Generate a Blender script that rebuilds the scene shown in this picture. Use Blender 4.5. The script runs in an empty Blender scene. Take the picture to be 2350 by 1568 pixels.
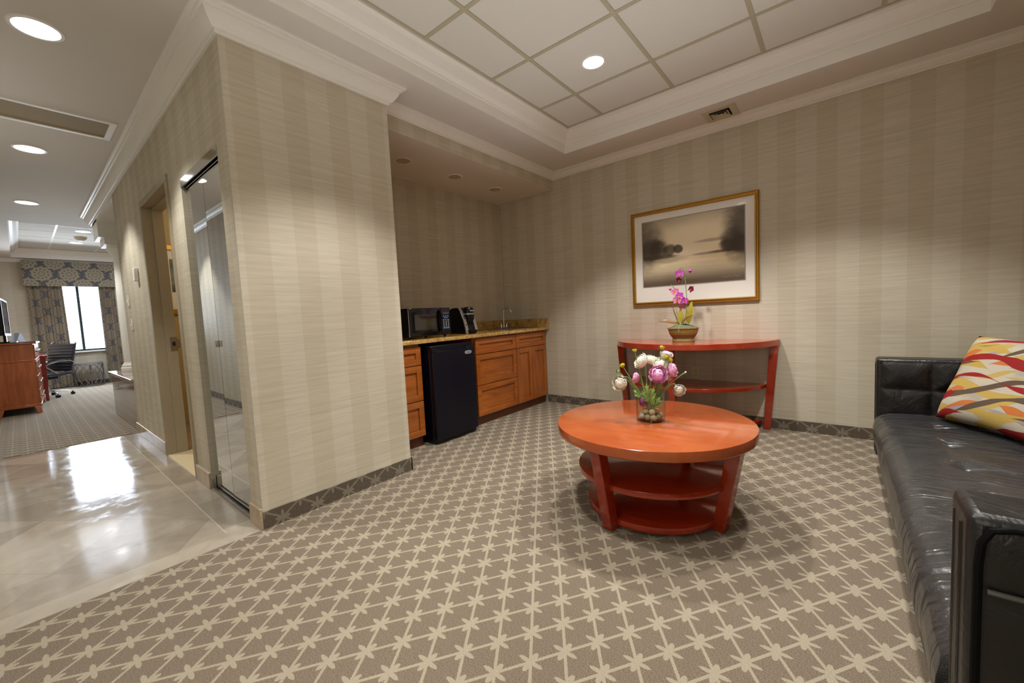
import bpy, bmesh, math, random
from mathutils import Vector, Matrix, Euler
random.seed(7)
PI = math.pi
SC = bpy.context.scene
COL = SC.collection
sin, cos, rad = math.sin, math.cos, math.radians

# ------------------------------------------------------------------ mesh helpers
class MB:
    def __init__(s): s.v = []; s.f = []
    def add(s, vs, fs):
        o = len(s.v); s.v += [tuple(p) for p in vs]; s.f += [tuple(i + o for i in f) for f in fs]; return s
    def box(s, x0, x1, y0, y1, z0, z1):
        return s.add([(x0,y0,z0),(x1,y0,z0),(x1,y1,z0),(x0,y1,z0),(x0,y0,z1),(x1,y0,z1),(x1,y1,z1),(x0,y1,z1)],
                     [(0,3,2,1),(4,5,6,7),(0,1,5,4),(1,2,6,5),(2,3,7,6),(3,0,4,7)])
    def hexa(s, b, t):   # bottom quad, top quad (ccw seen from above)
        return s.add(list(b) + list(t), [(0,3,2,1),(4,5,6,7),(0,1,5,4),(1,2,6,5),(2,3,7,6),(3,0,4,7)])
    def quad(s, a, b, c, d): return s.add([a,b,c,d], [(0,1,2,3)])
    def tube(s, pts, r, n=8, caps=True, flat=None):
        pts = [Vector(p) for p in pts]; m = len(pts)
        rs = r if isinstance(r, (list, tuple)) else [r]*m
        vs = []; fs = []; prev = None
        for i, p in enumerate(pts):
            t = (pts[min(i+1, m-1)] - pts[max(i-1, 0)]).normalized()
            if prev is None:
                a = Vector((0,0,1)) if abs(t.z) < .9 else Vector((1,0,0))
                u = t.cross(a).normalized()
            else:
                u = (prev - t*prev.dot(t)); u = u.normalized() if u.length > 1e-6 else t.orthogonal().normalized()
            prev = u; w = t.cross(u)
            for k in range(n):
                a = 2*PI*k/n
                vs.append(p + (u*cos(a) + w*sin(a)*(flat or 1))*rs[i])
        for i in range(m-1):
            for k in range(n):
                k2 = (k+1) % n
                fs.append((i*n+k, i*n+k2, (i+1)*n+k2, (i+1)*n+k))
        if caps: fs += [tuple(range(n-1,-1,-1)), tuple((m-1)*n+k for k in range(n))]
        return s.add(vs, fs)
    def cyl(s, p0, p1, r0, r1=None, n=16): return s.tube([p0, p1], [r0, r0 if r1 is None else r1], n)
    def lathe(s, prof, c=(0,0,0), n=24, sx=1, sy=1, power=None):
        vs = []; fs = []; m = len(prof)
        for (r, z) in prof:
            for k in range(n):
                a = 2*PI*k/n; ca, sa = cos(a), sin(a)
                if power:
                    q = (abs(ca)**power + abs(sa)**power)**(-1/power); ca *= q; sa *= q
                vs.append((c[0]+max(r,1e-5)*ca*sx, c[1]+max(r,1e-5)*sa*sy, c[2]+z))
        for i in range(m-1):
            for k in range(n):
                k2 = (k+1) % n
                fs.append((i*n+k, i*n+k2, (i+1)*n+k2, (i+1)*n+k))
        if prof[0][0] > 1e-4: fs.append(tuple(range(n-1,-1,-1)))
        if prof[-1][0] > 1e-4: fs.append(tuple((m-1)*n+k for k in range(n)))
        return s.add(vs, fs)
    def grid(s, fn, nu, nv, cu=False):
        vs = [fn(i/(nu if cu else nu-1), j/(nv-1)) for j in range(nv) for i in range(nu)]
        fs = [(j*nu+i, j*nu+(i+1) % nu, (j+1)*nu+(i+1) % nu, (j+1)*nu+i) for j in range(nv-1) for i in range(nu if cu else nu-1)]
        return s.add(vs, fs)
    def prism(s, poly, z0, z1):
        n = len(poly)
        vs = [(x,y,z0) for x,y in poly] + [(x,y,z1) for x,y in poly]
        return s.add(vs, [tuple(range(n-1,-1,-1)), tuple(range(n,2*n))] + [(i,(i+1)%n,n+(i+1)%n,n+i) for i in range(n)])
    def ball(s, c, rx, ry=None, rz=None, n=12, m=8):
        ry = ry or rx; rz = rz or rx
        return s.lathe([(sin(PI*j/m)*rx, -cos(PI*j/m)*rz) for j in range(m+1)], c, n, 1, ry/rx)
    def sweep(s, path, prof, closed=False, side=1):
        # prof: (offset from the wall, height); path in plan; side=+1 offsets to the left of travel
        n = len(path); P = [Vector(p).to_2d() for p in path]; vs = []; fs = []; m = len(prof)
        for i in range(n):
            ds = []
            if i > 0 or closed: ds.append((P[i]-P[i-1]).normalized())
            if i < n-1 or closed: ds.append((P[(i+1)%n]-P[i]).normalized())
            ns = [Vector((-d.y, d.x))*side for d in ds]
            if len(ns) == 2:
                b = (ns[0]+ns[1]); b = b/max(b.length_squared/2, 1e-6)
            else: b = ns[0]
            for (d, z) in prof: vs.append((P[i].x+b.x*d, P[i].y+b.y*d, z))
        for i in range(n if closed else n-1):
            j = (i+1) % n
            for k in range(m):
                k2 = (k+1) % m
                fs.append((i*m+k, i*m+k2, j*m+k2, j*m+k))
        if not closed: fs += [tuple(range(m)), tuple(range((n-1)*m, n*m))[::-1]]
        return s.add(vs, fs)
    def xf(s, M):
        s.v = [tuple(M @ Vector(p)) for p in s.v]; return s

ORG = {}
def _mesh(mb, name, m, org=(0,0,0), smooth=True, ang=38, bevel=0, seg=2):
    me = bpy.data.meshes.new(name)
    me.from_pydata([(p[0]-org[0], p[1]-org[1], p[2]-org[2]) for p in mb.v], [], mb.f)
    bm = bmesh.new(); bm.from_mesh(me)
    bmesh.ops.recalc_face_normals(bm, faces=bm.faces[:]); bm.to_mesh(me); bm.free()
    if smooth:
        for p in me.polygons: p.use_smooth = True
        me.set_sharp_from_angle(angle=rad(ang))
    if m: me.materials.append(m)
    o = bpy.data.objects.new(name, me); COL.objects.link(o)
    if bevel:
        b = o.modifiers.new('bevel', 'BEVEL'); b.width = bevel; b.segments = seg; b.limit_method = 'ANGLE'; b.angle_limit = rad(40)
    return o
def thing(name, label, cat, loc=(0,0,0), rotz=0, group=None, local=False):
    o = bpy.data.objects.new(name, None); COL.objects.link(o); o.empty_display_size = .05
    o.location = loc; o.rotation_euler = (0,0,rotz); o['label'] = label; o['category'] = cat
    if group: o['group'] = group
    ORG[o.name] = (0,0,0) if local else tuple(loc)
    return o
def part(name, mb, m, parent, **k):
    lab = k.pop('label', None)
    o = _mesh(mb, name, m, ORG[parent.name], **k); o.parent = parent; ORG[o.name] = ORG[parent.name]
    if lab: o['label'] = lab
    return o
def solo(name, mb, m, label, cat, group=None, org=(0,0,0), **k):
    o = _mesh(mb, name, m, org, **k); o.location = org; o['label'] = label; o['category'] = cat
    if group: o['group'] = group
    ORG[o.name] = tuple(org); return o
def struct(name, mb, m, parent=None, **k):
    k.setdefault('smooth', False)
    if parent is not None: return part(name, mb, m, parent, **k)
    o = _mesh(mb, name, m, **k); o['kind'] = 'structure'; ORG[o.name] = (0,0,0); return o
def copy_tree(o, parent=None):
    c = o.copy(); COL.objects.link(c)
    if parent is not None: c.parent = parent
    for ch in list(o.children): copy_tree(ch, c)
    return c

# ------------------------------------------------------------------ material helpers
def srgb(r, g, b):
    f = lambda c: (c/255/12.92) if c/255 <= .04045 else ((c/255+.055)/1.055)**2.4
    return (f(r), f(g), f(b), 1)
class G:
    def __init__(s, name, rough=.5, metal=0, spec=.5, coat=0, crough=.05):
        s.mat = bpy.data.materials.new(name); s.mat.use_nodes = True
        s.nt = s.mat.node_tree; s.b = s.nt.nodes['Principled BSDF']; s.out = s.nt.nodes['Material Output']
        s.b.inputs['Roughness'].default_value = rough; s.b.inputs['Metallic'].default_value = metal
        s.b.inputs['Specular IOR Level'].default_value = spec
        s.b.inputs['Coat Weight'].default_value = coat; s.b.inputs['Coat Roughness'].default_value = crough
    def n(s, t, **k):
        o = s.nt.nodes.new(t)
        for a, b in k.items(): setattr(o, a, b)
        return o
    def link(s, a, b): s.nt.links.new(a, b)
    def setin(s, sock, v):
        if hasattr(v, 'is_linked') or isinstance(v, bpy.types.NodeSocket): s.link(v, sock)
        else: sock.default_value = v
    def m(s, op, a, b=None, c=None, clamp=False):
        o = s.n('ShaderNodeMath', operation=op); o.use_clamp = clamp
        for i, v in enumerate((a, b, c)):
            if v is not None: s.setin(o.inputs[i], v)
        return o.outputs[0]
    def mix(s, f, a, b, mode='MIX'):
        o = s.n('ShaderNodeMix', data_type='RGBA', blend_type=mode)
        s.setin(o.inputs[0], f); s.setin(o.inputs[6], a); s.setin(o.inputs[7], b); return o.outputs[2]
    def comb(s, x, y, z=0.0):
        o = s.n('ShaderNodeCombineXYZ')
        for i, v in enumerate((x, y, z)): s.setin(o.inputs[i], v)
        return o.outputs[0]
    def sep(s, v):
        o = s.n('ShaderNodeSeparateXYZ'); s.link(v, o.inputs[0]); return o.outputs
    def pos(s): return s.sep(s.n('ShaderNodeNewGeometry').outputs['Position'])
    def objc(s): return s.sep(s.n('ShaderNodeTexCoord').outputs['Object'])
    def noise(s, vec, scale=1.0, detail=2.0, rough=.5, dist=0.0):
        o = s.n('ShaderNodeTexNoise'); 
        if vec is not None: s.link(vec, o.inputs['Vector'])
        o.inputs['Scale'].default_value = scale; o.inputs['Detail'].default_value = detail
        o.inputs['Roughness'].default_value = rough; o.inputs['Distortion'].default_value = dist
        return o.outputs[0]
    def ramp(s, f, stops, interp='LINEAR'):
        o = s.n('ShaderNodeValToRGB'); o.color_ramp.interpolation = interp
        el = o.color_ramp.elements
        while len(el) < len(stops): el.new(.5)
        for e, (p, c) in zip(el, stops): e.position = p; e.color = c
        s.setin(o.inputs[0], f); return o.outputs[0]
    def sstep(s, x, a, b):   # smoothstep a..b
        o = s.n('ShaderNodeMapRange', interpolation_type='SMOOTHSTEP')
        s.setin(o.inputs[0], x); o.inputs[1].default_value = a; o.inputs[2].default_value = b
        return o.outputs[0]
    def bump(s, h, strength=.3, dist=.01):
        o = s.n('ShaderNodeBump'); o.inputs['Strength'].default_value = strength; o.inputs['Distance'].default_value = dist
        s.link(h, o.inputs['Height']); s.link(o.outputs[0], s.b.inputs['Normal']); return o.outputs[0]
    def col(s, v): s.setin(s.b.inputs['Base Color'], v); return s
    def rough(s, v): s.setin(s.b.inputs['Roughness'], v); return s
def plain(name, c, rough=.5, metal=0, spec=.5, coat=0, var=.06, vs=30, bump=0, crough=.05):
    g = G(name, rough, metal, spec, coat, crough)
    p = g.objc(); nz = g.noise(g.comb(*p), vs, 2)
    lo = tuple(x*(1-var) for x in c[:3])+(1,); hi = tuple(min(1, x*(1+var)) for x in c[:3])+(1,)
    g.col(g.mix(nz, lo, hi))
    if bump: g.bump(g.noise(g.comb(*p), vs*6, 2), bump, .002)
    return g.mat
def emit(name, c, st):
    g = G(name); g.b.inputs['Base Color'].default_value = c
    g.b.inputs['Emission Color'].default_value = c; g.b.inputs['Emission Strength'].default_value = st
    return g.mat
def thin_glass(name, tint=(.97,.99,.98,1), refl=.9, ior=1.45, edge=1.0):
    g = G(name); nt = g.nt; nt.nodes.remove(g.b)
    t = g.n('ShaderNodeBsdfTransparent')
    gl = g.n('ShaderNodeBsdfGlossy'); gl.inputs['Roughness'].default_value = .02
    inc = g.n('ShaderNodeVectorMath', operation='DOT_PRODUCT'); ge = g.n('ShaderNodeNewGeometry')
    g.link(ge.outputs['Incoming'], inc.inputs[0]); g.link(ge.outputs['Normal'], inc.inputs[1])
    f0 = ((ior-1)/(ior+1))**2                      # Schlick reflectance, the same from both sides of the sheet
    fr = g.m('ADD', f0, g.m('MULTIPLY', g.m('POWER', g.m('SUBTRACT', 1.0, g.m('ABSOLUTE', inc.outputs['Value'])), 5.0), 1-f0))
    cosn = g.m('ABSOLUTE', inc.outputs['Value'])    # longer path through the sheet at grazing angles absorbs more
    g.link(g.mix(g.sstep(cosn, .0, .45), tuple(c*edge for c in tint[:3])+(1,), tint), t.inputs[0])
    mx = g.n('ShaderNodeMixShader'); g.link(g.m('MULTIPLY', fr, refl), mx.inputs[0])
    g.link(t.outputs[0], mx.inputs[1]); g.link(gl.outputs[0], mx.inputs[2]); g.link(mx.outputs[0], g.out.inputs[0])
    return g.mat

def wallpaper(name, axis, off, bright=1.0):
    g = G(name, .62, spec=.25)
    p = g.pos(); u = p[0] if axis == 'x' else p[1]; z = p[2]
    fr = g.m('FRACT', g.m('DIVIDE', g.m('SUBTRACT', u, off), .254))
    st = g.m('MULTIPLY', g.sstep(fr, 0.0, .015), g.m('SUBTRACT', 1.0, g.sstep(fr, .49, .505)))
    L = tuple(c*bright for c in srgb(201,193,174)[:3])+(1,); D = tuple(c*bright for c in srgb(194,185,164)[:3])+(1,)
    base = g.mix(st, L, D)
    n1 = g.noise(g.comb(g.m('MULTIPLY', u, 5.0), g.m('MULTIPLY', z, 210.0)), 1.0, 3, .6)
    n2 = g.noise(g.comb(g.m('MULTIPLY', u, 2.2), g.m('MULTIPLY', z, 55.0), 3.0), 1.0, 2, .5)
    s1 = g.m('ADD', g.m('MULTIPLY', g.m('SUBTRACT', n1, .5), .42), g.m('MULTIPLY', g.m('SUBTRACT', n2, .5), .34))
    k = g.m('ADD', s1, 1.0)
    g.col(g.mix(1.0, base, g.comb(k, k, k), 'MULTIPLY'))
    g.bump(n1, .12, .002)
    return g.mat

def carpet(name, uv, u0, v0, dark=1.0):
    g = G(name, .95, spec=.1)
    p = g.pos(); idx = {'x': 0, 'y': 1, 'z': 2}
    u = g.m('SUBTRACT', p[idx[uv[0]]], u0); v = g.m('SUBTRACT', p[idx[uv[1]]], v0)
    a, b = .0656, .0948
    wv = g.comb(p[0], p[1], p[2])
    jit = g.m('MULTIPLY', g.m('SUBTRACT', g.noise(wv, 260, 1), .5), .004)
    P_ = g.m('DIVIDE', g.m('ADD', u, jit), a); Q_ = g.m('DIVIDE', g.m('ADD', v, jit), b)
    S = g.m('MULTIPLY', g.m('ADD', P_, Q_), .5); T = g.m('MULTIPLY', g.m('SUBTRACT', P_, Q_), .5)
    ds = g.m('SUBTRACT', S, g.m('ROUND', S)); dt = g.m('SUBTRACT', T, g.m('ROUND', T))
    du = g.m('ABSOLUTE', g.m('MULTIPLY', g.m('ADD', ds, dt), a)); dv = g.m('ABSOLUTE', g.m('MULTIPLY', g.m('SUBTRACT', ds, dt), b))
    line = g.m('MAXIMUM', g.m('LESS_THAN', g.m('ABSOLUTE', ds), .047), g.m('LESS_THAN', g.m('ABSOLUTE', dt), .047))
    def ell(x, c, rx, y, ry):
        q = g.m('ADD', g.m('POWER', g.m('DIVIDE', g.m('SUBTRACT', x, c), rx), 2.0), g.m('POWER', g.m('DIVIDE', y, ry), 2.0))
        return g.m('LESS_THAN', q, 1.0)
    star = g.m('MAXIMUM', ell(du, .021, .021, dv, .0076), ell(dv, .021, .018, du, .0090))
    star = g.m('MAXIMUM', star, ell(du, .030, .014, dv, .0042))
    star = g.m('MAXIMUM', star, ell(du, 0.0, .009, dv, .009))
    msk = g.m('MAXIMUM', line, star)
    weave = g.noise(g.comb(g.m('MULTIPLY', g.m('ADD', p[0], p[1]), 130.0), g.m('MULTIPLY', g.m('SUBTRACT', p[0], p[1]), 330.0), g.m('MULTIPLY', p[2], 250.0)), 1.0, 2, .6)
    big = g.noise(wv, 1.6, 3)
    B0 = tuple(c*dark for c in srgb(97,85,71)[:3])+(1,); B1 = tuple(c*dark for c in srgb(136,122,105)[:3])+(1,)
    L0 = tuple(c*dark for c in srgb(149,139,119)[:3])+(1,); L1 = tuple(c*dark for c in srgb(169,159,138)[:3])+(1,)
    wv2 = g.sstep(weave, .3, .7)
    c = g.mix(msk, g.mix(wv2, B0, B1), g.mix(wv2, L0, L1))
    k = g.m('ADD', g.m('MULTIPLY', g.m('SUBTRACT', big, .5), .22), 1.0)
    g.col(g.mix(1.0, c, g.comb(k, k, k), 'MULTIPLY'))
    g.bump(g.m('ADD', weave, g.m('MULTIPLY', msk, .8)), .35, .004)
    g.b.inputs['Sheen Weight'].default_value = .15
    return g.mat

def wood(name, c0, c1, axis='z', rough=.28, scale=1.0, coat=.3, crough=.15):
    g = G(name, rough, coat=coat, crough=crough); p = g.objc()
    ks = {'x': (2.5, 26, 26), 'y': (26, 2.5, 26), 'z': (26, 26, 2.5)}[axis]
    v = g.comb(*[g.m('MULTIPLY', p[i], ks[i]*scale) for i in range(3)])
    n1 = g.noise(v, 1.0, 4, .6, .6); n2 = g.noise(g.comb(*p), 3.0, 2)
    f = g.m('ADD', g.m('MULTIPLY', n1, .7), g.m('MULTIPLY', n2, .3))
    g.col(g.mix(g.sstep(f, .3, .7), c0, c1)); return g.mat

def marble(name, c0, c1, rough=.12, axis2=None):
    g = G(name, rough); p = g.pos(); v = g.comb(*p)
    n1 = g.noise(v, 4.0, 5, .6, 1.2); n2 = g.noise(v, 28.0, 3, .6)
    g.col(g.mix(g.sstep(g.m('ADD', g.m('MULTIPLY', n1, .75), g.m('MULTIPLY', n2, .25)), .3, .7), c0, c1)); return g.mat
EXPO = 0.08
PW_TRAY, PW_FOYER, PW_FAR, PW_WIN, PW_FILL, PW_UP, PW_FRONT = 146, 84, 78, 70, 3, 8, 27
# ------------------------------------------------------------------ camera
def make_camera():
    cd = bpy.data.cameras.new('camera'); cd.sensor_width = 36; cd.lens = 923.42/2350*36; cd.clip_start = .02; cd.clip_end = 200
    o = bpy.data.objects.new('camera', cd); COL.objects.link(o)
    yaw, pit, rol = rad(39.293), rad(-4.0035), rad(-2.8477)
    f = Vector((-sin(yaw)*cos(pit), cos(yaw)*cos(pit), sin(pit)))
    r0 = Vector((cos(yaw), sin(yaw), 0)); u0 = r0.cross(f)
    r = r0*cos(rol) + u0*sin(rol); u = -r0*sin(rol) + u0*cos(rol)
    M = Matrix((r, u, -f)).transposed().to_4x4(); M.translation = (0, 0, 1.08); o.matrix_world = M
    SC.camera = o
make_camera()
SC.view_settings.view_transform = 'Standard'; SC.view_settings.look = 'None'
SC.view_settings.exposure = EXPO
try:
    SC.cycles.use_denoising = True; SC.cycles.max_bounces = 10; SC.cycles.diffuse_bounces = 5
    SC.cycles.caustics_reflective = False; SC.cycles.caustics_refractive = False; SC.cycles.sample_clamp_indirect = 6
    SC.cycles.transparent_max_bounces = 12
except Exception: pass
w = bpy.data.worlds.new('daylight'); SC.world = w; w.use_nodes = True
bg = w.node_tree.nodes['Background']; bg.inputs[1].default_value = 1.0
_nt = w.node_tree; _tc = _nt.nodes.new('ShaderNodeTexCoord'); _sx = _nt.nodes.new('ShaderNodeSeparateXYZ'); _cr = _nt.nodes.new('ShaderNodeValToRGB'); _mr = _nt.nodes.new('ShaderNodeMapRange')
_mr.inputs[1].default_value = -.25; _mr.inputs[2].default_value = .35
_nt.links.new(_tc.outputs['Generated'], _sx.inputs[0]); _nt.links.new(_sx.outputs[2], _mr.inputs[0]); _nt.links.new(_mr.outputs[0], _cr.inputs[0]); _nt.links.new(_cr.outputs[0], bg.inputs[0])
_cr.color_ramp.elements[0].color = (1.4,1.75,2.3,1); _cr.color_ramp.elements[1].color = (5.4,7,9.5,1)

# ------------------------------------------------------------------ materials
M = {}
M['wp_x'] = wallpaper('wallpaper_picture_wall', 'x', .105)
M['wp_y'] = wallpaper('wallpaper_partition', 'y', 1.0214)
M['wp_plain'] = wallpaper('wallpaper_corridor', 'x', -.03)
M['carpet'] = carpet('carpet_star_lattice', 'xy', -.672, 1.388)
M['carpet_base_y'] = carpet('carpet_base_partition', 'zy', .031, .8305, .62)
M['carpet_base_x'] = carpet('carpet_base_picture_wall', 'zx', .031, .02, .62)
M['ceil'] = plain('ceiling_paint', srgb(218,213,206), .8, var=.02, vs=3)
M['white'] = plain('white_trim_paint', srgb(236,233,226), .45, var=.015)
M['tile'] = plain('ceiling_tile', srgb(214,211,202), .9, var=.05, vs=160, bump=.2)
M['tbar'] = plain('ceiling_grid_metal', srgb(178,170,145), .6)
M['dark'] = plain('dark_void', srgb(14,13,12), .8)
M['steel_paint'] = plain('painted_door_frame', srgb(158,146,122), .45)
M['marble_base'] = marble('marble_baseboard', srgb(170,150,122), srgb(196,180,154), .18)
M['marble_ledge'] = marble('marble_ledge', srgb(122,106,92), srgb(158,142,126), .08)
M['chrome'] = plain('chrome', srgb(215,215,218), .12, 1, var=.02)
M['brushed'] = plain('brushed_nickel', srgb(175,170,160), .32, 1, var=.04)
M['alum'] = plain('silver_plastic', srgb(168,163,155), .35, .6)
M['black'] = plain('black_plastic', srgb(12,12,16), .32, spec=.35)
M['blackgloss'] = plain('black_gloss', srgb(6,6,12), .07, spec=.35)
M['fridge'] = plain('black_fridge_enamel', srgb(8,8,24), .36, spec=.35, vs=200, bump=.15)
M['mirror'] = plain('mirror_silver', (.86,.87,.86,1), .012, 1, var=.005)
M['lens'] = emit('lit_lamp_lens', (1,.97,.92,1), 9)
M['cream_plastic'] = plain('almond_plastic', srgb(205,194,160), .4)
M['white_plastic'] = plain('white_plastic', srgb(232,230,224), .35)
M['gold'] = plain('gold_leaf', srgb(186,140,52), .32, .75, var=.18, vs=40)
M['mat'] = plain('white_mat_board', srgb(238,234,226), .6, var=.01, coat=.6, crough=.04)

def marble_floor():
    g = G('polished_marble_tiles', .1, spec=.6); p = g.pos(); x, y = p[0], p[1]
    inb = g.m('MULTIPLY', g.m('LESS_THAN', y, .603), g.m('LESS_THAN', x, -2.497))
    a = g.m('DIVIDE', g.m('ADD', x, 3.62), .84); b = g.m('DIVIDE', g.m('SUBTRACT', y, .603), .60)
    S = g.m('ADD', a, b); T = g.m('SUBTRACT', a, b)
    fs = g.m('FLOOR', S); ft = g.m('FLOOR', T)
    frs = g.m('SUBTRACT', S, fs); frt = g.m('SUBTRACT', T, ft)
    tri = g.m('GREATER_THAN', g.m('ADD', frs, frt), 1.0)
    wn = g.n('ShaderNodeTexWhiteNoise'); g.link(g.comb(fs, ft, tri), wn.inputs[0])
    bt = g.m('FLOOR', g.m('DIVIDE', g.m('ADD', x, 2.56), .5)); wn2 = g.n('ShaderNodeTexWhiteNoise'); g.link(g.comb(bt, 3.0, 1.0), wn2.inputs[0])
    rnd = g.m('ADD', g.m('MULTIPLY', wn.outputs[0], inb), g.m('MULTIPLY', wn2.outputs[0], g.m('SUBTRACT', 1.0, inb)))
    e = g.m('MINIMUM', g.m('MINIMUM', frs, g.m('SUBTRACT', 1.0, frs)), g.m('MINIMUM', frt, g.m('SUBTRACT', 1.0, frt)))
    bf = g.m('FRACT', g.m('DIVIDE', g.m('ADD', x, 2.56), .5))
    be = g.m('MINIMUM', bf, g.m('SUBTRACT', 1.0, bf))
    edge = g.m('ADD', g.m('MULTIPLY', inb, g.m('LESS_THAN', e, .004)), g.m('MULTIPLY', g.m('SUBTRACT', 1.0, inb), g.m('LESS_THAN', be, .003)), clamp=True)
    bl = g.m('MULTIPLY', g.m('LESS_THAN', g.m('ABSOLUTE', g.m('SUBTRACT', y, .603)), .0022), g.m('LESS_THAN', x, -2.497))
    v = g.comb(*p); n1 = g.noise(v, 3.5, 5, .6, 1.0)
    f = g.m('ADD', g.m('MULTIPLY', rnd, .34), g.m('MULTIPLY', n1, .66))
    c = g.mix(g.sstep(f, .2, .8), srgb(146,136,122), srgb(184,174,158))
    c = g.mix(g.m('MULTIPLY', edge, .35), c, srgb(140,120,96)); c = g.mix(g.m('MULTIPLY', bl, .6), c, srgb(226,218,202))
    g.col(c); sm = g.noise(v, 9.0, 4, .7)
    g.rough(g.m('ADD', .085, g.m('MULTIPLY', g.sstep(sm, .45, .75), .13)))
    return g.mat
M['marble'] = marble_floor()

# ------------------------------------------------------------------ room shell
PW, BX, MY, BY, SX, SZ, AX = 3.965, -2.37, .738, 1.69, -2.54, 2.45, -3.35
CZ, TZ, RX, FY, WX, OY = 2.627, 2.81, 1.08, -1.4, -12.5, -.30
TR = (-2.122, .64, -.9, 3.565)      # ceiling tray of the sitting room
TF = (-12.3, -8.5, .04, 3.3)        # ceiling tray of the far room
Q = lambda *q: MB().quad(*q)
struct('floor', MB().box(BX, RX, FY, 4.0, -.05, 0).box(AX, BX, BY, 4.0, -.05, 0), M['carpet'])
struct('floor', MB().box(-5.83, BX, FY, MY+.16, -.05, 0), M['marble'])
struct('floor', MB().box(WX, -5.83, OY, 4.0, -.05, .004), M['carpet'])
struct('floor', MB().box(-5.75, AX-.02, MY+.16, 2.3, -.05, .003), M['marble_base'])

def wallq(y=None, x=None, a=0, b=0, z0=0, z1=CZ):
    if y is not None: return [(a,y,z0),(b,y,z0),(b,y,z1),(a,y,z1)]
    return [(x,a,z0),(x,b,z0),(x,b,z1),(x,a,z1)]
struct('wall_back', Q(*wallq(y=PW, a=AX, b=RX)), M['wp_x'])
struct('wall_right', Q(*wallq(x=RX, a=FY, b=PW)), M['wp_y'])
struct('wall_front', Q(*wallq(y=FY, a=-5.83, b=RX)), M['wp_x'])
struct('wall_partition', Q(*wallq(x=BX, a=MY, b=BY)).quad(*wallq(y=BY, a=AX, b=BX)), M['wp_y'])
struct('wall_alcove', Q(*wallq(x=AX, a=BY, b=PW)), M['wp_y'])
struct('wall_soffit', Q(*wallq(x=SX, a=BY, b=PW, z0=SZ)), M['wp_y'])
# corridor wall with the doorway and the closet opening, thickness behind it
DX0, DX1, DZ = -4.54, -3.58, 2.15
KX0, KX1, KZ = -3.27, -2.53, 2.035
cw = MB()
for a, b, z0, z1 in ((-5.88, DX0, 0, CZ), (DX0, DX1, DZ, CZ), (DX1, KX0, 0, CZ), (KX0, KX1, KZ, CZ), (KX1, BX, 0, CZ)):
    cw.box(a, b if b < BX-.1 else BX-.003, MY, MY+.12, z0, z1)
struct('wall_corridor', cw, M['wp_plain'])
struct('wall_opposite', Q(*wallq(y=OY, a=WX, b=-5.83)).quad(*wallq(x=-5.83, a=FY, b=OY)), M['wp_plain'])
# bathroom behind the doorway
M['bath'] = plain('bathroom_wall_paint', srgb(188,165,118), .7, var=.03)
struct('wall_bathroom', Q(*wallq(x=-5.75, a=MY+.12, b=2.3)).quad(*wallq(y=2.3, a=-5.75, b=-3.37)).quad(*wallq(x=-3.37, a=MY+.12, b=2.3)), M['bath'])
# inside of the closet
struct('wall_closet', MB().box(KX0-.02, KX1+.1, MY+.12, MY+.7, 0, .002).quad(*wallq(y=MY+.7, a=KX0-.02, b=KX1+.1)).quad(*wallq(x=KX0-.02, a=MY+.12, b=MY+.7)).quad(*wallq(x=KX1+.1, a=MY+.12, b=MY+.7)), M['dark'])
# far room
WY0, WY1, WZ0, WZ1 = .42, 1.34, .735, 2.35
fw = MB()
for a, b, z0, z1 in ((OY, WY0, 0, CZ), (WY0, WY1, 0, WZ0), (WY0, WY1, WZ1, CZ), (WY1, 4.0, 0, CZ)): fw.box(WX-.15, WX, a, b, z0, z1)
struct('wall_far', fw, M['wp_y'])
struct('wall_side', Q(*wallq(y=4.0, a=WX, b=-5.83)).quad(*wallq(x=-5.83, a=2.3, b=4.0)).quad(*wallq(y=2.3, a=-7.6, b=-5.83)).quad(*wallq(x=-5.88, a=MY+.12, b=2.3)), M['wp_plain'])
struct('wall_ledge', MB().box(-7.5, -5.88, MY, MY+.14, 0, .545).box(-7.5, -7.36, MY+.14, 2.3, 0, .545).box(-7.36, -5.88, MY+.14, 2.3, 0, .47)
       .box(-7.53, -5.86, MY-.025, MY+.42, .545, .575).box(-7.53, -7.1, MY+.42, 2.3, .545, .575), M['marble_ledge'], bevel=.006)
# header and beam above the column
struct('wall_header', MB().box(-7.62, -5.88, MY, MY+.18, 2.49, CZ).box(-7.62, -7.19, MY, 2.3, 2.29, CZ), M['white'])

def ceiling_with_holes(name, X0, X1, Y0, Y1, holes, z, m):
    xs = sorted({X0, X1, *[h[0] for h in holes], *[h[1] for h in holes]}); ys = sorted({Y0, Y1, *[h[2] for h in holes], *[h[3] for h in holes]})
    mb = MB()
    for i in range(len(xs)-1):
        for j in range(len(ys)-1):
            cx, cy = (xs[i]+xs[i+1])/2, (ys[j]+ys[j+1])/2
            if any(h[0] < cx < h[1] and h[2] < cy < h[3] for h in holes): continue
            mb.quad((xs[i],ys[j],z),(xs[i+1],ys[j],z),(xs[i+1],ys[j+1],z),(xs[i],ys[j+1],z))
    struct(name, mb, m)
ceiling_with_holes('ceiling', WX-.15, RX, FY, 4.0, [TR, TF], CZ, M['ceil'])
struct('ceiling', Q((AX,BY,SZ),(SX,BY,SZ),(SX,PW,SZ),(AX,PW,SZ)), plain('soffit_paint', srgb(222,212,200), .8, var=.02))
n_trim = [0]
def trim(mb, m, **k):
    n_trim[0] += 1; return struct('trim_%d' % n_trim[0], mb, m, smooth=True, ang=11, **k)
def loop(h): return [(h[0],h[2]),(h[1],h[2]),(h[1],h[3]),(h[0],h[3])]
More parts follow.
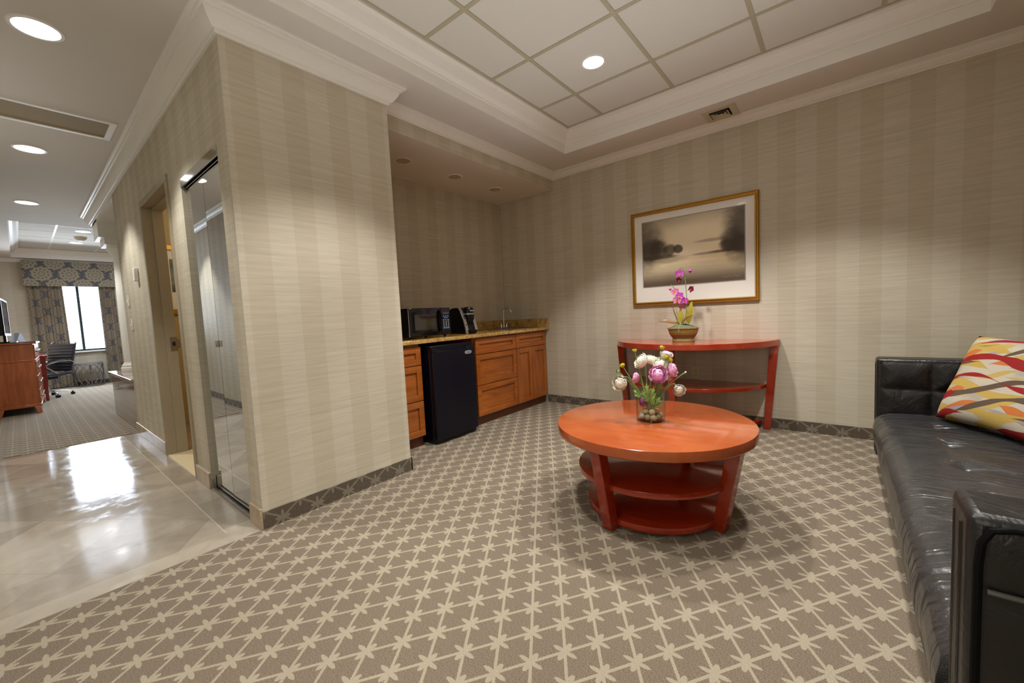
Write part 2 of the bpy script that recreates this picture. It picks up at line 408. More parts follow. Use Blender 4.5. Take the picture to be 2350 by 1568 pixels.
for h, z in ((TR, TZ), (TF, TZ)):
    mb = MB(); L = loop(h)
    for i in range(4):
        a, b = L[i], L[(i+1)%4]; mb.quad((*a,CZ),(*b,CZ),(*b,z),(*a,z))
    trim(mb, M['white'])
    pz = z-.105
    trim(MB().sweep(L, [(0,pz),(.010,pz),(.014,pz+.012),(.022,pz+.016),(.045,pz+.030),(.070,pz+.058),(.080,pz+.074),(.086,pz+.080),(.100,pz+.082),(.108,pz+.088),(.108,pz+.101),(0,pz+.101)], closed=True), M['white'])
    struct('ceiling', Q((h[0],h[2],z),(h[1],h[2],z),(h[1],h[3],z),(h[0],h[3],z)), M['tile'])
# T-bar grids
g1 = MB(); x0, x1, y0, y1 = TR[0]+.105, TR[1]-.105, TR[2]+.105, TR[3]-.105
for k in range(4): x = -1.66+.618*k; g1.box(x-.013, x+.013, y0, y1, TZ-.005, TZ+.004)
for k in range(7): y = 2.985-.618*k; g1.box(x0, x1, y-.013, y+.013, TZ-.0045, TZ+.004)
g1.box(x0, x0+.02, y0, y1, TZ-.004, TZ+.003).box(x0, x1, y1-.02, y1, TZ-.0042, TZ+.003).box(x1-.02, x1, y0, y1, TZ-.004, TZ+.003)
trim(g1, M['tbar'])
g2 = MB(); x0, x1, y0, y1 = TF[0]+.105, TF[1]-.105, TF[2]+.105, TF[3]-.105
for k in range(7): x = -11.42+.62*(k-1); g2.box(x-.009, x+.009, y0, y1, TZ-.004, TZ+.003)
for k in range(4): y = .53+.64*k; g2.box(x0, x1, y-.013, y+.013, TZ-.005, TZ+.004)
trim(g2, M['white'])
def crown(zb, pr):
    h = CZ-zb
    return [(0,zb),(pr*.12,zb),(pr*.16,zb+h*.05),(pr*.16,zb+h*.14),(pr*.24,zb+h*.15),(pr*.32,zb+h*.21),(pr*.42,zb+h*.31),(pr*.52,zb+h*.43),(pr*.60,zb+h*.56),(pr*.65,zb+h*.68),(pr*.65,zb+h*.73),(pr*.76,zb+h*.74),(pr*.80,zb+h*.80),(pr*.80,zb+h*.84),(pr*.94,zb+h*.85),(pr,zb+h*.90),(pr,CZ),(0,CZ)]
trim(MB().sweep([(-7.72,MY),(BX,MY),(BX,BY),(SX,BY)], crown(2.512,.10), side=-1), M['white'])
trim(MB().sweep([(SX,BY+.001),(SX,PW),(RX,PW),(RX,FY),(-5.83,FY),(-5.83,OY),(WX,OY),(WX,4.0)], crown(2.556,.07), side=-1), M['white'])

# baseboards
def baseboard(name, mb, m): struct(name, mb, m)
baseboard('baseboard_back', MB().box(SX-.18, RX, PW-.008, PW, 0, .088), M['carpet_base_x'])
baseboard('baseboard_partition', MB().box(BX, BX+.008, MY, BY+.008, 0, .092).box(SX-.2, BX+.008, BY, BY+.008, 0, .092), M['carpet_base_y'])
baseboard('baseboard_right', MB().box(RX-.008, RX, FY, PW, 0, .088), M['carpet_base_y'])
baseboard('baseboard_opposite', MB().box(WX, -5.83, OY, OY+.008, 0, .09), M['carpet_base_x'])
baseboard('baseboard_far', MB().box(WX, WX+.008, OY, 4.0, 0, .09), M['carpet_base_y'])
for i, (a, b) in enumerate(((-5.88, DX0), (DX1, KX0-.005), (KX1+.003, BX+.002))):
    struct('baseboard_corridor', MB().box(a, b, MY-.014, MY, 0, .11), M['marble_base'], bevel=.002)
struct('trim_threshold_1', MB().box(-4.49, -3.63, MY-.01, MY+.30, 0, .008), plain('cream_marble_sill', srgb(226,212,176), .2))

# ------------------------------------------------------------------ door frame, closet, window
door = struct('door_1', MB().box(DX0, DX0+.05, MY-.012, MY+.13, 0, DZ-.045).box(DX1-.05, DX1, MY-.012, MY+.13, 0, DZ-.045).box(DX0, DX1, MY-.012, MY+.13, DZ-.045, DZ), M['steel_paint'], bevel=.003)
struct('door_stop', MB().box(DX0+.05, DX0+.062, MY+.055, MY+.13, 0, DZ-.045).box(DX1-.062, DX1-.05, MY+.055, MY+.13, 0, DZ-.045).box(DX0+.05, DX1-.05, MY+.055, MY+.13, DZ-.06, DZ-.045), M['steel_paint'], door, bevel=.002)
struct('strike_plate', MB().box(DX0+.062, DX0+.065, MY+.085, MY+.132, .90, 1.02).box(DX0+.062, DX0+.066, MY+.13, MY+.15, .92, 1.0), M['brushed'], door)
struct('strike_hole', MB().box(DX0+.0625, DX0+.0662, MY+.098, MY+.118, .945, .98), M['dark'], door)

cl = thing('mirrored_closet_door', 'tall folding closet door of two mirror panels in the foyer wall', 'closet door', ((KX0+KX1)/2, MY, 0))
apx = (KX0+KX1)/2; bul = .0018
part('mirror_panel', MB().hexa([(KX0+.012,MY+.022,.022),(apx-.002,MY+.022-bul,.022),(apx-.002,MY+.042-bul,.022),(KX0+.012,MY+.042,.022)], [(KX0+.012,MY+.022,1.985),(apx-.002,MY+.022-bul,1.985),(apx-.002,MY+.042-bul,1.985),(KX0+.012,MY+.042,1.985)]), M['mirror'], cl, smooth=False)
part('mirror_panel', MB().hexa([(apx+.002,MY+.022-bul,.022),(KX1-.004,MY+.022,.022),(KX1-.004,MY+.042,.022),(apx+.002,MY+.042-bul,.022)], [(apx+.002,MY+.022-bul,1.985),(KX1-.004,MY+.022,1.985),(KX1-.004,MY+.042,1.985),(apx+.002,MY+.042-bul,1.985)]), M['mirror'], cl, smooth=False)
part('top_track', MB().box(KX0, KX1, MY-.004, MY+.004, 1.985, KZ).box(KX0, KX1, MY+.004, MY+.06, 2.028, KZ).box(KX0, KX1, MY+.012, MY+.016, 1.975, 2.028), M['chrome'], cl, smooth=False)
part('bottom_track', MB().box(KX0, KX1, MY-.006, MY+.05, 0, .008).box(KX0, KX1, MY-.006, MY-.002, .008, .018), M['brushed'], cl, smooth=False)
part('pull', MB().box(apx-.009, apx+.009, MY-bul+.006, MY+.022-bul, .965, 1.005), M['brushed'], cl, bevel=.003)
part('pivot_bracket', MB().box(KX0-.003, KX0+.022, MY-.006, MY+.02, .008, .085), M['brushed'], cl, bevel=.002)

win = struct('window_1', MB().box(WX-.1, WX-.05, WY0, WY0+.04, WZ0, WZ1).box(WX-.1, WX-.05, WY1-.04, WY1, WZ0, WZ1).box(WX-.1, WX-.05, WY0, WY1, WZ0, WZ0+.035).box(WX-.1, WX-.05, WY0, WY1, WZ1-.04, WZ1)
             .box(WX-.1, WX-.045, .852, .892, WZ0, WZ1), plain('dark_bronze_window_frame', srgb(62,66,64), .4, .3))
for a, b in ((WY0+.04, .852), (.892, WY1-.04)):
    struct('pane', MB().box(WX-.08, WX-.074, a, b, WZ0+.035, WZ1-.04), thin_glass('window_glass'), win)
struct('sill', MB().box(WX-.05, WX+.05, WY0-.04, WY1+.04, WZ0-.03, WZ0-.004), M['white'], win, bevel=.004)

# ------------------------------------------------------------------ lights
def recessed(name, label, x, y, z, r, group, on=True, power=0, kind='spot', color=(1,.972,.93), size=97, blend=.4):
    t = thing(name, label, 'ceiling light', (x, y, z), group=group)
    part('trim_ring', MB().lathe([(r*.98, z-.001-z), (r*1.0, -.006), (r*1.16, -.006), (r*1.2, 0)], (x,y,z), 28), M['white'], t)
    if on: part('lens', MB().lathe([(0, -.010), (r*.5, -.009), (r*.98, -.004), (r, 0)], (x,y,z), 28), M['lens'], t)
    else:
        part('reflector', MB().lathe([(r, -.0065), (r*.9, -.004), (r*.72, -.0005), (0, -.0002)], (x,y,z), 28), plain('bronze_reflector', srgb(190,172,140), .45, .2), t)
    if power:
        l = bpy.data.lights.new('downlight', 'SPOT'); l.energy = power; l.spot_size = rad(size); l.spot_blend = blend; l.shadow_soft_size = r*.8; l.color = color
        lo = bpy.data.objects.new('downlight', l); COL.objects.link(lo); lo.location = (x, y, z-.03)
    return t
def area(name, loc, rot, sx, sy, e, color, spread=180):
    l = bpy.data.lights.new(name, 'AREA'); l.shape = 'RECTANGLE'; l.size = sx; l.size_y = sy; l.energy = e; l.color = color; l.spread = rad(spread)
    o = bpy.data.objects.new(name, l); COL.objects.link(o); o.location = loc; o.rotation_euler = rot
def point(name, loc, e, color, r=.2):
    l = bpy.data.lights.new(name, 'POINT'); l.energy = e; l.color = color; l.shadow_soft_size = r
    o = bpy.data.objects.new(name, l); COL.objects.link(o); o.location = loc
for i, (x, y, lab) in enumerate(((-1.353, 2.706, 'round recessed light in the tiled tray ceiling above the coffee table'), (-.11, 2.706, 'recessed light in the tiled ceiling above the sofa end'),
                                 (-1.353, 1.18, 'recessed light in the tiled ceiling nearest the partition wall'), (-.11, 1.18, 'recessed light in the tiled ceiling over the near end of the sofa'), (-1.353, -.3, 'recessed light in the tiled ceiling by the foyer edge'))):
    recessed('recessed_light', lab, x, y, TZ, .072, 'recessed lights in the sitting room tray ceiling', True, PW_TRAY*(1 if y > 2 else (.85 if x < -1 and y > 0 else (.42 if y > 0 else .22))))
for i, (x, lab) in enumerate(((-3.14, 'large lit recessed light nearest the camera in the foyer ceiling'), (-5.18, 'lit recessed light beyond the return grille in the foyer ceiling'), (-7.26, 'third lit recessed light along the foyer ceiling, at the crown moulding end'))):
    recessed('recessed_light', lab, x, .19, CZ, .084, 'recessed lights along the foyer', True, PW_FOYER)
for i, (x, y, lab) in enumerate(((-9.88, .84, 'recessed light before the smoke detector in the far room ceiling'), (-11.15, .84, 'recessed light past the smoke detector in the far room ceiling'))):
    recessed('recessed_light', lab, x, y, TZ, .085, 'recessed lights in the far room', True, PW_FAR, color=(.86,.91,1))
for i, (y, lab) in enumerate(((2.233, 'unlit recessed light above the microwave in the alcove soffit'), (2.842, 'unlit middle recessed light in the alcove soffit'), (3.442, 'unlit recessed light above the sink in the alcove soffit'))):
    recessed('recessed_light', lab, -2.95, y, SZ, .062, 'unlit lights in the alcove soffit', False)
point('bathroom_lamp', (-4.4, 1.7, 2.2), 16, (1,.86,.62))
point('soft_fill', (-.45, -.95, 1.4), PW_FRONT, (1,.985,.96), .45)
area('window_daylight', (WX+.5, .88, 1.5), (0, rad(-68), 0), 1.4, .8, PW_WIN, (.74,.85,1))
area('tray_fill', ((TR[0]+TR[1])/2, 1.4, TZ-.06), (0,0,0), 2.2, 3.8, PW_FILL, (1,.97,.93))  # added weak fill below the tiles, not a fixture of the tray
area('ceiling_fill', (-.9, 1.7, 1.75), (PI,0,0), 2.4, 2.8, PW_UP, (.95,.975,1), 118)  # added fill aimed upwards to lift the tray ceiling, no real lamp
area('ceiling_fill', (-4.2, -.6, 1.5), (PI,0,0), 1.6, .8, PW_UP*.3, (.97,.98,.96), 110)  # same kind of added upward fill, for the foyer ceiling
area('far_room_fill', (-10.4, 1.6, TZ-.06), (0,0,0), 2.4, 2.4, 40, (.8,.87,1))  # invented area light that brightens the far room, no such fitting
# ------------------------------------------------------------------ kitchenette
M['maple'] = wood('stained_maple', srgb(142,72,20), srgb(182,104,40), 'z', .34, coat=.25)
M['maple_h'] = wood('stained_maple_horizontal', srgb(142,72,20), srgb(182,104,40), 'y', .34, coat=.25)
M['toe'] = wood('toe_kick_wood', srgb(88,40,16), srgb(112,56,24), 'y', .4)
def granite():
    g = G('golden_granite', .12, spec=.5); p = g.objc(); v = g.comb(*p)
    n1 = g.noise(v, 130, 3, .7); n2 = g.noise(v, 22, 3, .6); n3 = g.noise(v, 320, 1)
    c = g.ramp(g.m('ADD', g.m('MULTIPLY', n1, .65), g.m('MULTIPLY', n2, .35)), [(.30, srgb(52,36,16)), (.42, srgb(142,106,52)), (.53, srgb(206,166,96)), (.7, srgb(228,198,140))])
    g.col(g.mix(g.m('LESS_THAN', n3, .33), c, srgb(40,28,16))); return g.mat
M['granite'] = granite()
CF = -2.70      # plane of the cabinet fronts
def shaker(mb, y0, y1, z0, z1, x, fr=.052, t=.024, rec=.013):
    # frame of four rails and a recessed panel, facing +x, front at x
    mb.box(x-t, x, y0, y0+fr, z0, z1).box(x-t, x, y1-fr, y1, z0, z1).box(x-t, x, y0+fr, y1-fr, z0, z0+fr).box(x-t, x, y0+fr, y1-fr, z1-fr, z1)
    mb.box(x-t, x-rec, y0+fr, y1-fr, z0+fr, z1-fr); return mb
def cabinet(label, y0, y1, fronts):
    t = thing('base_cabinet', label, 'cabinet', (AX, y0, 0), group='maple base cabinets under the granite counter')
    part('carcass', MB().box(AX+.012, CF-.026, y0+.0005, y1-.0005, .09, .864), M['maple'], t, smooth=False)
    part('toe_kick', MB().box(AX+.012, CF-.045, y0+.0005, y1-.0005, 0, .09), M['toe'], t, smooth=False)
    for kind, a, b, z0, z1 in fronts:
        part(kind, shaker(MB(), a, b, z0, z1, CF), M['maple_h'] if kind == 'drawer' else M['maple'], t, smooth=False, bevel=.0025)
cabinet('narrow cabinet of three drawers between the partition wall and the black refrigerator', BY+.014, 2.098, [('drawer', BY+.03, 2.096, .69, .842), ('drawer', BY+.03, 2.096, .392, .684), ('drawer', BY+.03, 2.096, .094, .386)])
cabinet('cabinet of three wide drawers just right of the black refrigerator', 2.722, 3.366, [('drawer', 2.746, 3.362, .70, .85), ('drawer', 2.746, 3.362, .398, .694), ('drawer', 2.746, 3.362, .094, .392)])
cabinet('sink cabinet with two doors in the corner by the picture wall', 3.366, PW-.03, [('drawer', 3.372, PW-.034, .70, .85), ('door', 3.372, 3.648, .094, .694), ('door', 3.654, PW-.034, .094, .694)])
ct = thing('countertop', 'speckled golden granite countertop with backsplash over the base cabinets', 'countertop', (AX, BY, .866))
part('slab', MB().box(AX+.001, -2.67, BY+.012, PW-.001, .866, .899), M['granite'], ct, bevel=.004)
part('backsplash', MB().box(AX+.001, AX+.021, BY+.012, PW-.001, .8993, 1.0), M['granite'], ct, bevel=.002)
part('side_splash', MB().box(AX+.021, -2.672, PW-.021, PW-.001, .8993, 1.0), M['granite'], ct, bevel=.002)

# compact refrigerator
fx, fy0, fy1 = -2.60, 2.140, 2.634
fr = thing('mini_refrigerator', 'black compact refrigerator standing between the maple cabinets', 'refrigerator', (-2.9, (fy0+fy1)/2, 0))
part('body', MB().box(AX+.06, fx-.055, fy0+.004, fy1-.004, .022, .838), M['fridge'], fr, bevel=.008)
dz = 14
dm = MB(); prof = []
pl = [(fx-.048, fy0)] + [(fx-.006+.006*(1-((i/12)*2-1)**4), fy0+(fy1-fy0)*i/12) for i in range(13)] + [(fx-.048, fy1)]
dm.prism(pl, .045, .79)
part('door', dm, M['fridge'], fr, bevel=.004)
# curved grip recess along the top of the door
gr = MB(); n = 24
def gz(t): return .79+.026*(min(1, max(0, abs(t-.5)*2-.55)/.3))**1.0
a = [(fx-.048, fy0+(fy1-fy0)*i/n, .79) for i in range(n+1)]
for i in range(n):
    y0_, y1_ = fy0+(fy1-fy0)*i/n, fy0+(fy1-fy0)*(i+1)/n; z0_, z1_ = gz(i/n), gz((i+1)/n)
    gr.hexa([(fx-.048,y0_,.7905),(fx-.002,y0_,.7905),(fx-.002,y1_,.7905),(fx-.048,y1_,.7905)], [(fx-.048,y0_,z0_+.006),(fx-.012,y0_,z0_+.006),(fx-.012,y1_,z1_+.006),(fx-.048,y1_,z1_+.006)])
part('grip', gr, M['black'], fr)
part('top_cap', MB().box(fx-.056, fx-.03, fy0+.002, fy1-.002, .79, .838), M['fridge'], fr, bevel=.004)
bd = MB()
bd.prism([( -.042*1.0*math.copysign(abs(cos(a))**.6, cos(a)), .0155*math.copysign(abs(sin(a))**.8, sin(a))) for a in [2*PI*k/28 for k in range(28)]], 0, .004)
bd.xf(Matrix.Translation((fx-.001, 2.545, .752)) @ Matrix(((0,0,1,0),(1,0,0,0),(0,1,0,0),(0,0,0,1))))
bdo = part('badge', bd, plain('silver_badge', srgb(176,174,168), .35, .3), fr, bevel=.001)
bt = MB()
for k, (w_, h_) in enumerate(((.006,.010),(.006,.007),(.006,.009),(.006,.007),(.006,.007))):
    y_ = 2.529+.0085*k; bt.box(fx+.003, fx+.0036, y_, y_+w_, .7475, .7475+h_)
part('badge_mark', bt, plain('blue_badge_ink', srgb(78,86,140), .4), bdo, smooth=False)
part('base_grille', MB().box(fx-.07, fx-.03, fy0+.01, fy1-.01, .012, .044), M['black'], fr)
for y in (fy0+.04, fy1-.04): part('foot', MB().cyl((fx-.075,y,0),(fx-.075,y,.024),.014,None,12), M['black'], fr)

# microwave
mx, my0, my1, mz0, mz1 = -2.80, 2.068, 2.535, .915, 1.163
mw = thing('microwave_oven', 'black microwave oven on the counter beside the partition wall', 'microwave', (-3.0, (my0+my1)/2, .899))
part('body', MB().box(mx-.36, mx-.02, my0, my1, mz0, mz1), M['black'], mw, bevel=.004)
md = part('door', MB().box(mx-.02, mx, my0, 2.425, mz0+.006, mz1), M['blackgloss'], mw, bevel=.004)
wn = MB()
yy0, yy1, zz0, zz1 = my0+.035, 2.395, mz0+.035, mz1-.028
def bow(u, v):
    y = yy0+(yy1-yy0)*u; z = zz0+(zz1-zz0)*v; k = 1-(2*u-1)**4
    z = (zz0+zz1)/2+(z-(zz0+zz1)/2)*(.88+.12*k)
    return (mx+.001+.007*k, y, z)
wn.grid(bow, 14, 6)
part('window', wn, M['blackgloss'], md)
part('window_screen', MB().box(mx+.0075, mx+.0085, 2.125, 2.36, .975, 1.108), plain('perforated_screen', srgb(24,22,24), .06, spec=.9), md, smooth=False)
part('handle', MB().tube([(mx+.004,2.405,mz0+.03),(mx+.016,2.408,mz0+.06),(mx+.018,2.408,1.04),(mx+.016,2.408,mz1-.05),(mx+.004,2.405,mz1-.02)], .009, 8), M['blackgloss'], md)
part('edge_strip', MB().box(mx-.001, mx+.002, my0-.001, my0+.004, mz0+.006, mz1-.004), M['alum'], md, smooth=False)
pn = part('control_panel', MB().box(mx-.02, mx, 2.428, my1, mz0+.006, mz1), M['blackgloss'], mw, bevel=.003)
part('display', MB().box(mx, mx+.0015, 2.446, 2.518, 1.100, 1.122), plain('display_window', srgb(70,66,66), .15), pn, smooth=False)
blue = plain('blue_key', srgb(104,150,214), .4); pale = plain('pale_key', srgb(190,196,214), .4)
for r_, (z, ncol) in enumerate(((1.085,3),(1.070,2),(1.052,3),(1.037,3),(1.023,3),(1.009,3),(.993,3))):
    for k in range(ncol):
        y = 2.455+.0265*k+(.013 if ncol == 2 else 0)
        isb = r_ < 2 or (r_ == 2 and k == 0) or (r_ == 6 and k != 1)
        part('key', MB().box(mx, mx+.002, y-(.009 if isb else .004), y+(.009 if isb else .004), z-.0042, z+.0042), blue if isb else pale, pn, smooth=False)
part('key', MB().box(mx, mx+.002, 2.445, 2.518, .974, .982), blue, pn, smooth=False)
part('door_button', MB().box(mx, mx+.003, 2.44, 2.525, .928, .955), M['black'], pn, bevel=.002)
for x in (mx-.04, mx-.32):
    for y in (my0+.04, my1-.04): part('foot', MB().cyl((x,y,.899),(x,y,.917),.012,None,10), M['black'], mw)

# coffee maker
kx, ky0, ky1 = -2.86, 2.786, 2.955
km = thing('coffee_maker', 'black and silver single cup coffee maker on the counter right of the microwave', 'coffee maker', (-2.98, 2.87, .899))
side = [(-.255,.002),(-.0,.002),(-.004,.05),(-.03,.14),(-.075,.235),(-.10,.262),(-.16,.262),(-.255,.24)]
def slab_y(prof, y0, y1):   # (x offset, z) outline extruded in y
    m_ = MB(); n_ = len(prof)
    vs = [(kx+a_, y0, .899+b_) for a_, b_ in prof]+[(kx+a_, y1, .899+b_) for a_, b_ in prof]
    return m_.add(vs, [tuple(range(n_)), tuple(range(2*n_-1, n_-1, -1))]+[(i, (i+1)%n_, n_+(i+1)%n_, n_+i) for i in range(n_)])
part('housing', slab_y([(a_-.006, b_) for a_, b_ in side], ky0, ky1), M['black'], km, bevel=.004)
for a_, b_ in ((ky0, ky0+.036), (ky1-.036, ky1)):
    sp = part('front_strip', slab_y([(-.008,.003),(.006,.003),(.002,.05),(-.024,.14),(-.069,.235),(-.094,.262),(-.104,.262),(-.08,.235),(-.035,.14),(-.01,.05)], a_, b_), M['alum'], km, bevel=.002)
    if a_ == ky0:
        for z_, x_ in ((.175, -.036), (.155, -.027), (.092, -.006)): part('button', MB().ball((kx+x_, a_+.018, .899+z_), .006, n=10, m=6), M['black'], sp)
hy = (ky0+ky1)/2
part('brew_head', MB().lathe([(.0,.128),(.044,.13),(.05,.145),(.053,.19),(.0,.19)], (kx-.032, hy, .899), 24).lathe([(.054,.2),(.056,.21),(.055,.245),(.045,.262),(.0,.27)], (kx-.04, hy, .899), 24), M['black'], km)
hd = part('lid_band', MB().lathe([(.0,.189),(.058,.19),(.058,.204),(.0,.205)], (kx-.034, hy, .899), 24), M['alum'], km)
part('back_column', MB().box(kx-.07, kx-.03, ky0+.034, ky1-.034, .92, 1.06), M['black'], km, bevel=.003)
part('drip_tray', MB().lathe([(.03,.004),(.05,.012),(.058,.03),(.058,.036),(.05,.034),(0,.034)], (kx+.004, hy, .899), 24, 1, 1.0), M['black'], km)
cu = bpy.data.curves.new('lid_lettering', 'FONT'); cu.body = 'KEURIG'; cu.size = .0165; cu.extrude = .0006; cu.align_x = 'CENTER'
tmp = bpy.data.objects.new('tmp_text', cu); COL.objects.link(tmp)
bpy.context.view_layer.update()
me = bpy.data.meshes.new_from_object(tmp.evaluated_get(bpy.context.evaluated_depsgraph_get())); bpy.data.objects.remove(tmp)
to = bpy.data.objects.new('lid_lettering', me); COL.objects.link(to); me.materials.append(M['white_plastic']); to.parent = km
bw = Matrix(((0,0,1,0),(1,0,0,0),(0,1,0,0),(0,0,0,1)))
to.matrix_local = Matrix.Translation((kx+.0165+2.98, hy-2.87, .222)) @ bw

# sink and faucet
sx0, sx1, sy0, sy1 = -3.13, -2.80, 3.49, 3.90
sk = thing('bar_sink', 'small stainless drop in bar sink in the granite counter', 'sink', ((sx0+sx1)/2, (sy0+sy1)/2, .899))
sm = MB(); z = .9005
def rr(x0, x1, y0, y1, r, z, n=6):
    o = []
    for cx, cy, a0 in ((x1-r,y1-r,0),(x0+r,y1-r,90),(x0+r,y0+r,180),(x1-r,y0+r,270)):
        for k in range(n+1): a = rad(a0+90*k/n); o.append((cx+r*cos(a), cy+r*sin(a), z))
    return o
rings = [rr(sx0-.09, sx1+.012, sy0-.012, sy1+.012, .03, .8995), rr(sx0-.09, sx1+.012, sy0-.012, sy1+.012, .03, .9035), rr(sx0, sx1, sy0, sy1, .04, .9035), rr(sx0+.006, sx1-.006, sy0+.006, sy1-.006, .04, .8998)]
n_ = len(rings[0])
sm.add([p for r_ in rings for p in r_], [(i*n_+k, i*n_+(k+1)%n_, (i+1)*n_+(k+1)%n_, (i+1)*n_+k) for i in range(3) for k in range(n_)] + [tuple(3*n_+k for k in range(n_))])
part('rim', sm, M['brushed'], sk)
part('drain', MB().lathe([(.0,.002),(.03,.0025),(.034,.001)], ((sx0+sx1)/2, (sy0+sy1)/2, .8998), 20), M['chrome'], sk)
FX, FYY = -3.17, 3.735
fc = thing('bar_faucet', 'chrome gooseneck bar faucet with two lever handles behind the sink', 'faucet', (FX, FYY, .9035))
part('base_plate', MB().box(FX-.024, FX+.024, FYY-.075, FYY+.075, .9035, .918), M['chrome'], fc, bevel=.006)
pts = [(FX,FYY,.918),(FX,FYY,1.0),(FX,FYY,1.09)] + [(FX+.062-.062*cos(a), FYY, 1.09+.058*sin(a)) for a in [rad(15*k) for k in range(1,10)]] + [(FX+.118, FYY, 1.112)]
part('spout', MB().tube(pts, .0085, 12).cyl((FX,FYY,.916),(FX,FYY,.935),.016,.011), M['chrome'], fc)
part('aerator', MB().cyl((FX+.112,FYY,1.122),(FX+.124,FYY,1.092),.0105,.0105,12), M['chrome'], fc)
for s_ in (-1, 1):
    h_ = part('handle', MB().lathe([(.014,0),(.012,.02),(.010,.04),(.013,.046),(.0,.05)], (FX, FYY+s_*.05, .918), 14), M['chrome'], fc)
    part('lever', MB().tube([(FX,FYY+s_*.042,.965),(FX+.012,FYY+s_*.07,.972),(FX+.02,FYY+s_*.098,.974)], [.007,.006,.0075], 8), M['chrome'], h_)

# ------------------------------------------------------------------ picture, outlet, vents, wall devices
def frame_picture(name, label, cat, x0, x1, z0, z1, ix0, ix1, iz0, iz1, y, art, fw=.036):
    t = thing(name, label, cat, ((x0+x1)/2, y, (z0+z1)/2))
    m_ = MB()
    prof = [(0,.0),(0,.018),(.006,.026),(.012,.020),(.018,.020),(.024,.030),(.030,.030),(fw,.012),(fw,.0)]
    L = [(x0,z0),(x1,z0),(x1,z1),(x0,z1)]; c = ((x0+x1)/2, (z0+z1)/2); vs = []; n = len(prof)
    for px, pz in L:
        for d, h in prof: vs.append((px+math.copysign(d, c[0]-px), y-h, pz+math.copysign(d, c[1]-pz)))
    fs = [(i*n+k, i*n+k+1, ((i+1)%4)*n+k+1, ((i+1)%4)*n+k) for i in range(4) for k in range(n-1)]
    m_.add(vs, fs)
    part('frame', m_, M['gold'], t, ang=20)
    part('mat_board', MB().box(x0+.02, x1-.02, y-.012, y-.002, z0+.02, z1-.02), M['mat'], t, smooth=False)
    if ix0 is not None:
        part('mat_bevel', MB().box(ix0-.008, ix1+.008, y-.0135, y-.012, iz0-.008, iz1+.008), plain('grey_mat_line', srgb(150,148,140), .6), t, smooth=False)
        return t, part('print', MB().box(ix0, ix1, y-.0148, y-.0134, iz0, iz1), art, t, smooth=False)
    return t, None
def landscape():
    # misty sepia lake: sky glow, soft trees left and right, a shore line, pale water
    g = G('misty_lake_print', .5, coat=.7, crough=.03); p = g.pos(); x, z = p[0], p[2]
    u = g.m('DIVIDE', g.m('ADD', x, 1.51), .877); v = g.m('DIVIDE', g.m('SUBTRACT', z, 1.272), .62)
    n = g.noise(g.comb(u, v), 9, 4, .6); n2 = g.noise(g.comb(g.m('MULTIPLY', u, 2.5), g.m('MULTIPLY', v, 26.0)), 1.0, 4, .6)
    def blob(cx, cy, rx, ry, soft=.5, nz=.6):
        q = g.m('ADD', g.m('POWER', g.m('DIVIDE', g.m('SUBTRACT', u, cx), rx), 2.0), g.m('POWER', g.m('DIVIDE', g.m('SUBTRACT', v, cy), ry), 2.0))
        q = g.m('ADD', q, g.m('MULTIPLY', g.m('SUBTRACT', n, .5), nz*2))
        return g.m('SUBTRACT', 1.0, g.sstep(q, 1-soft, 1+soft))
    glow = blob(.55, .56, .62, .50, 1.0, .1)
    base = g.mix(glow, srgb(134,114,90), srgb(252,240,208))
    stre = g.m('MULTIPLY', g.m('SUBTRACT', n2, .5), .5)
    water = g.m('SUBTRACT', 1.0, g.sstep(v, .40, .47))
    wcol = g.mix(g.sstep(v, .02, .36), srgb(92,74,58), srgb(240,224,186))
    k = g.m('ADD', 1.0, stre); wcol = g.mix(1.0, wcol, g.comb(k, k, k), 'MULTIPLY')
    c = g.mix(water, base, wcol)
    dk = srgb(56,40,26)
    for cx, cy, rx, ry, s_, a in ((.0,.62,.22,.34,.95,.8), (.08,.56,.12,.16,.7,.8), (.17,.56,.10,.14,.6,.85), (.29,.53,.07,.085,.5,.85), (.38,.53,.05,.065,.4,.9), (1.0,.68,.17,.42,.95,.9), (.90,.56,.10,.17,.8,.7), (.87,.50,.09,.08,.5,.9), (.97,.50,.09,.14,.6,.9), (.0,1.02,.5,.22,.95,.15), (.6,1.08,.6,.2,.95,.15), (.72,.60,.18,.022,.8,.45), (.72,.42,.20,.018,.7,.5), (.12,.44,.26,.03,.7,.8), (.9,.43,.2,.02,.6,.7)):
        c = g.mix(g.m('MULTIPLY', blob(cx, cy, rx, ry, s_), a), c, dk)
    c = g.mix(g.m('MULTIPLY', blob(.24, .39, .2, .05, .9), .35), c, dk)
    g.col(c); return g.mat
pic, prn = frame_picture('framed_picture', 'gold framed misty lake print in a white mat above the console table', 'picture', -1.625, -.523, 1.088, 1.998, -1.51, -.633, 1.272, 1.892, PW, landscape())
sg = MB().tube([(-.80,PW-.0152,1.302),(-.782,PW-.0152,1.318),(-.775,PW-.0152,1.302),(-.755,PW-.0152,1.312),(-.74,PW-.0152,1.304)], .0012, 5).tube([(-.722,PW-.0152,1.302),(-.702,PW-.0152,1.322),(-.695,PW-.0152,1.304),(-.67,PW-.0152,1.310)], .0012, 5)
part('signature', sg, plain('signature_ink', srgb(176,160,136), .6), prn)

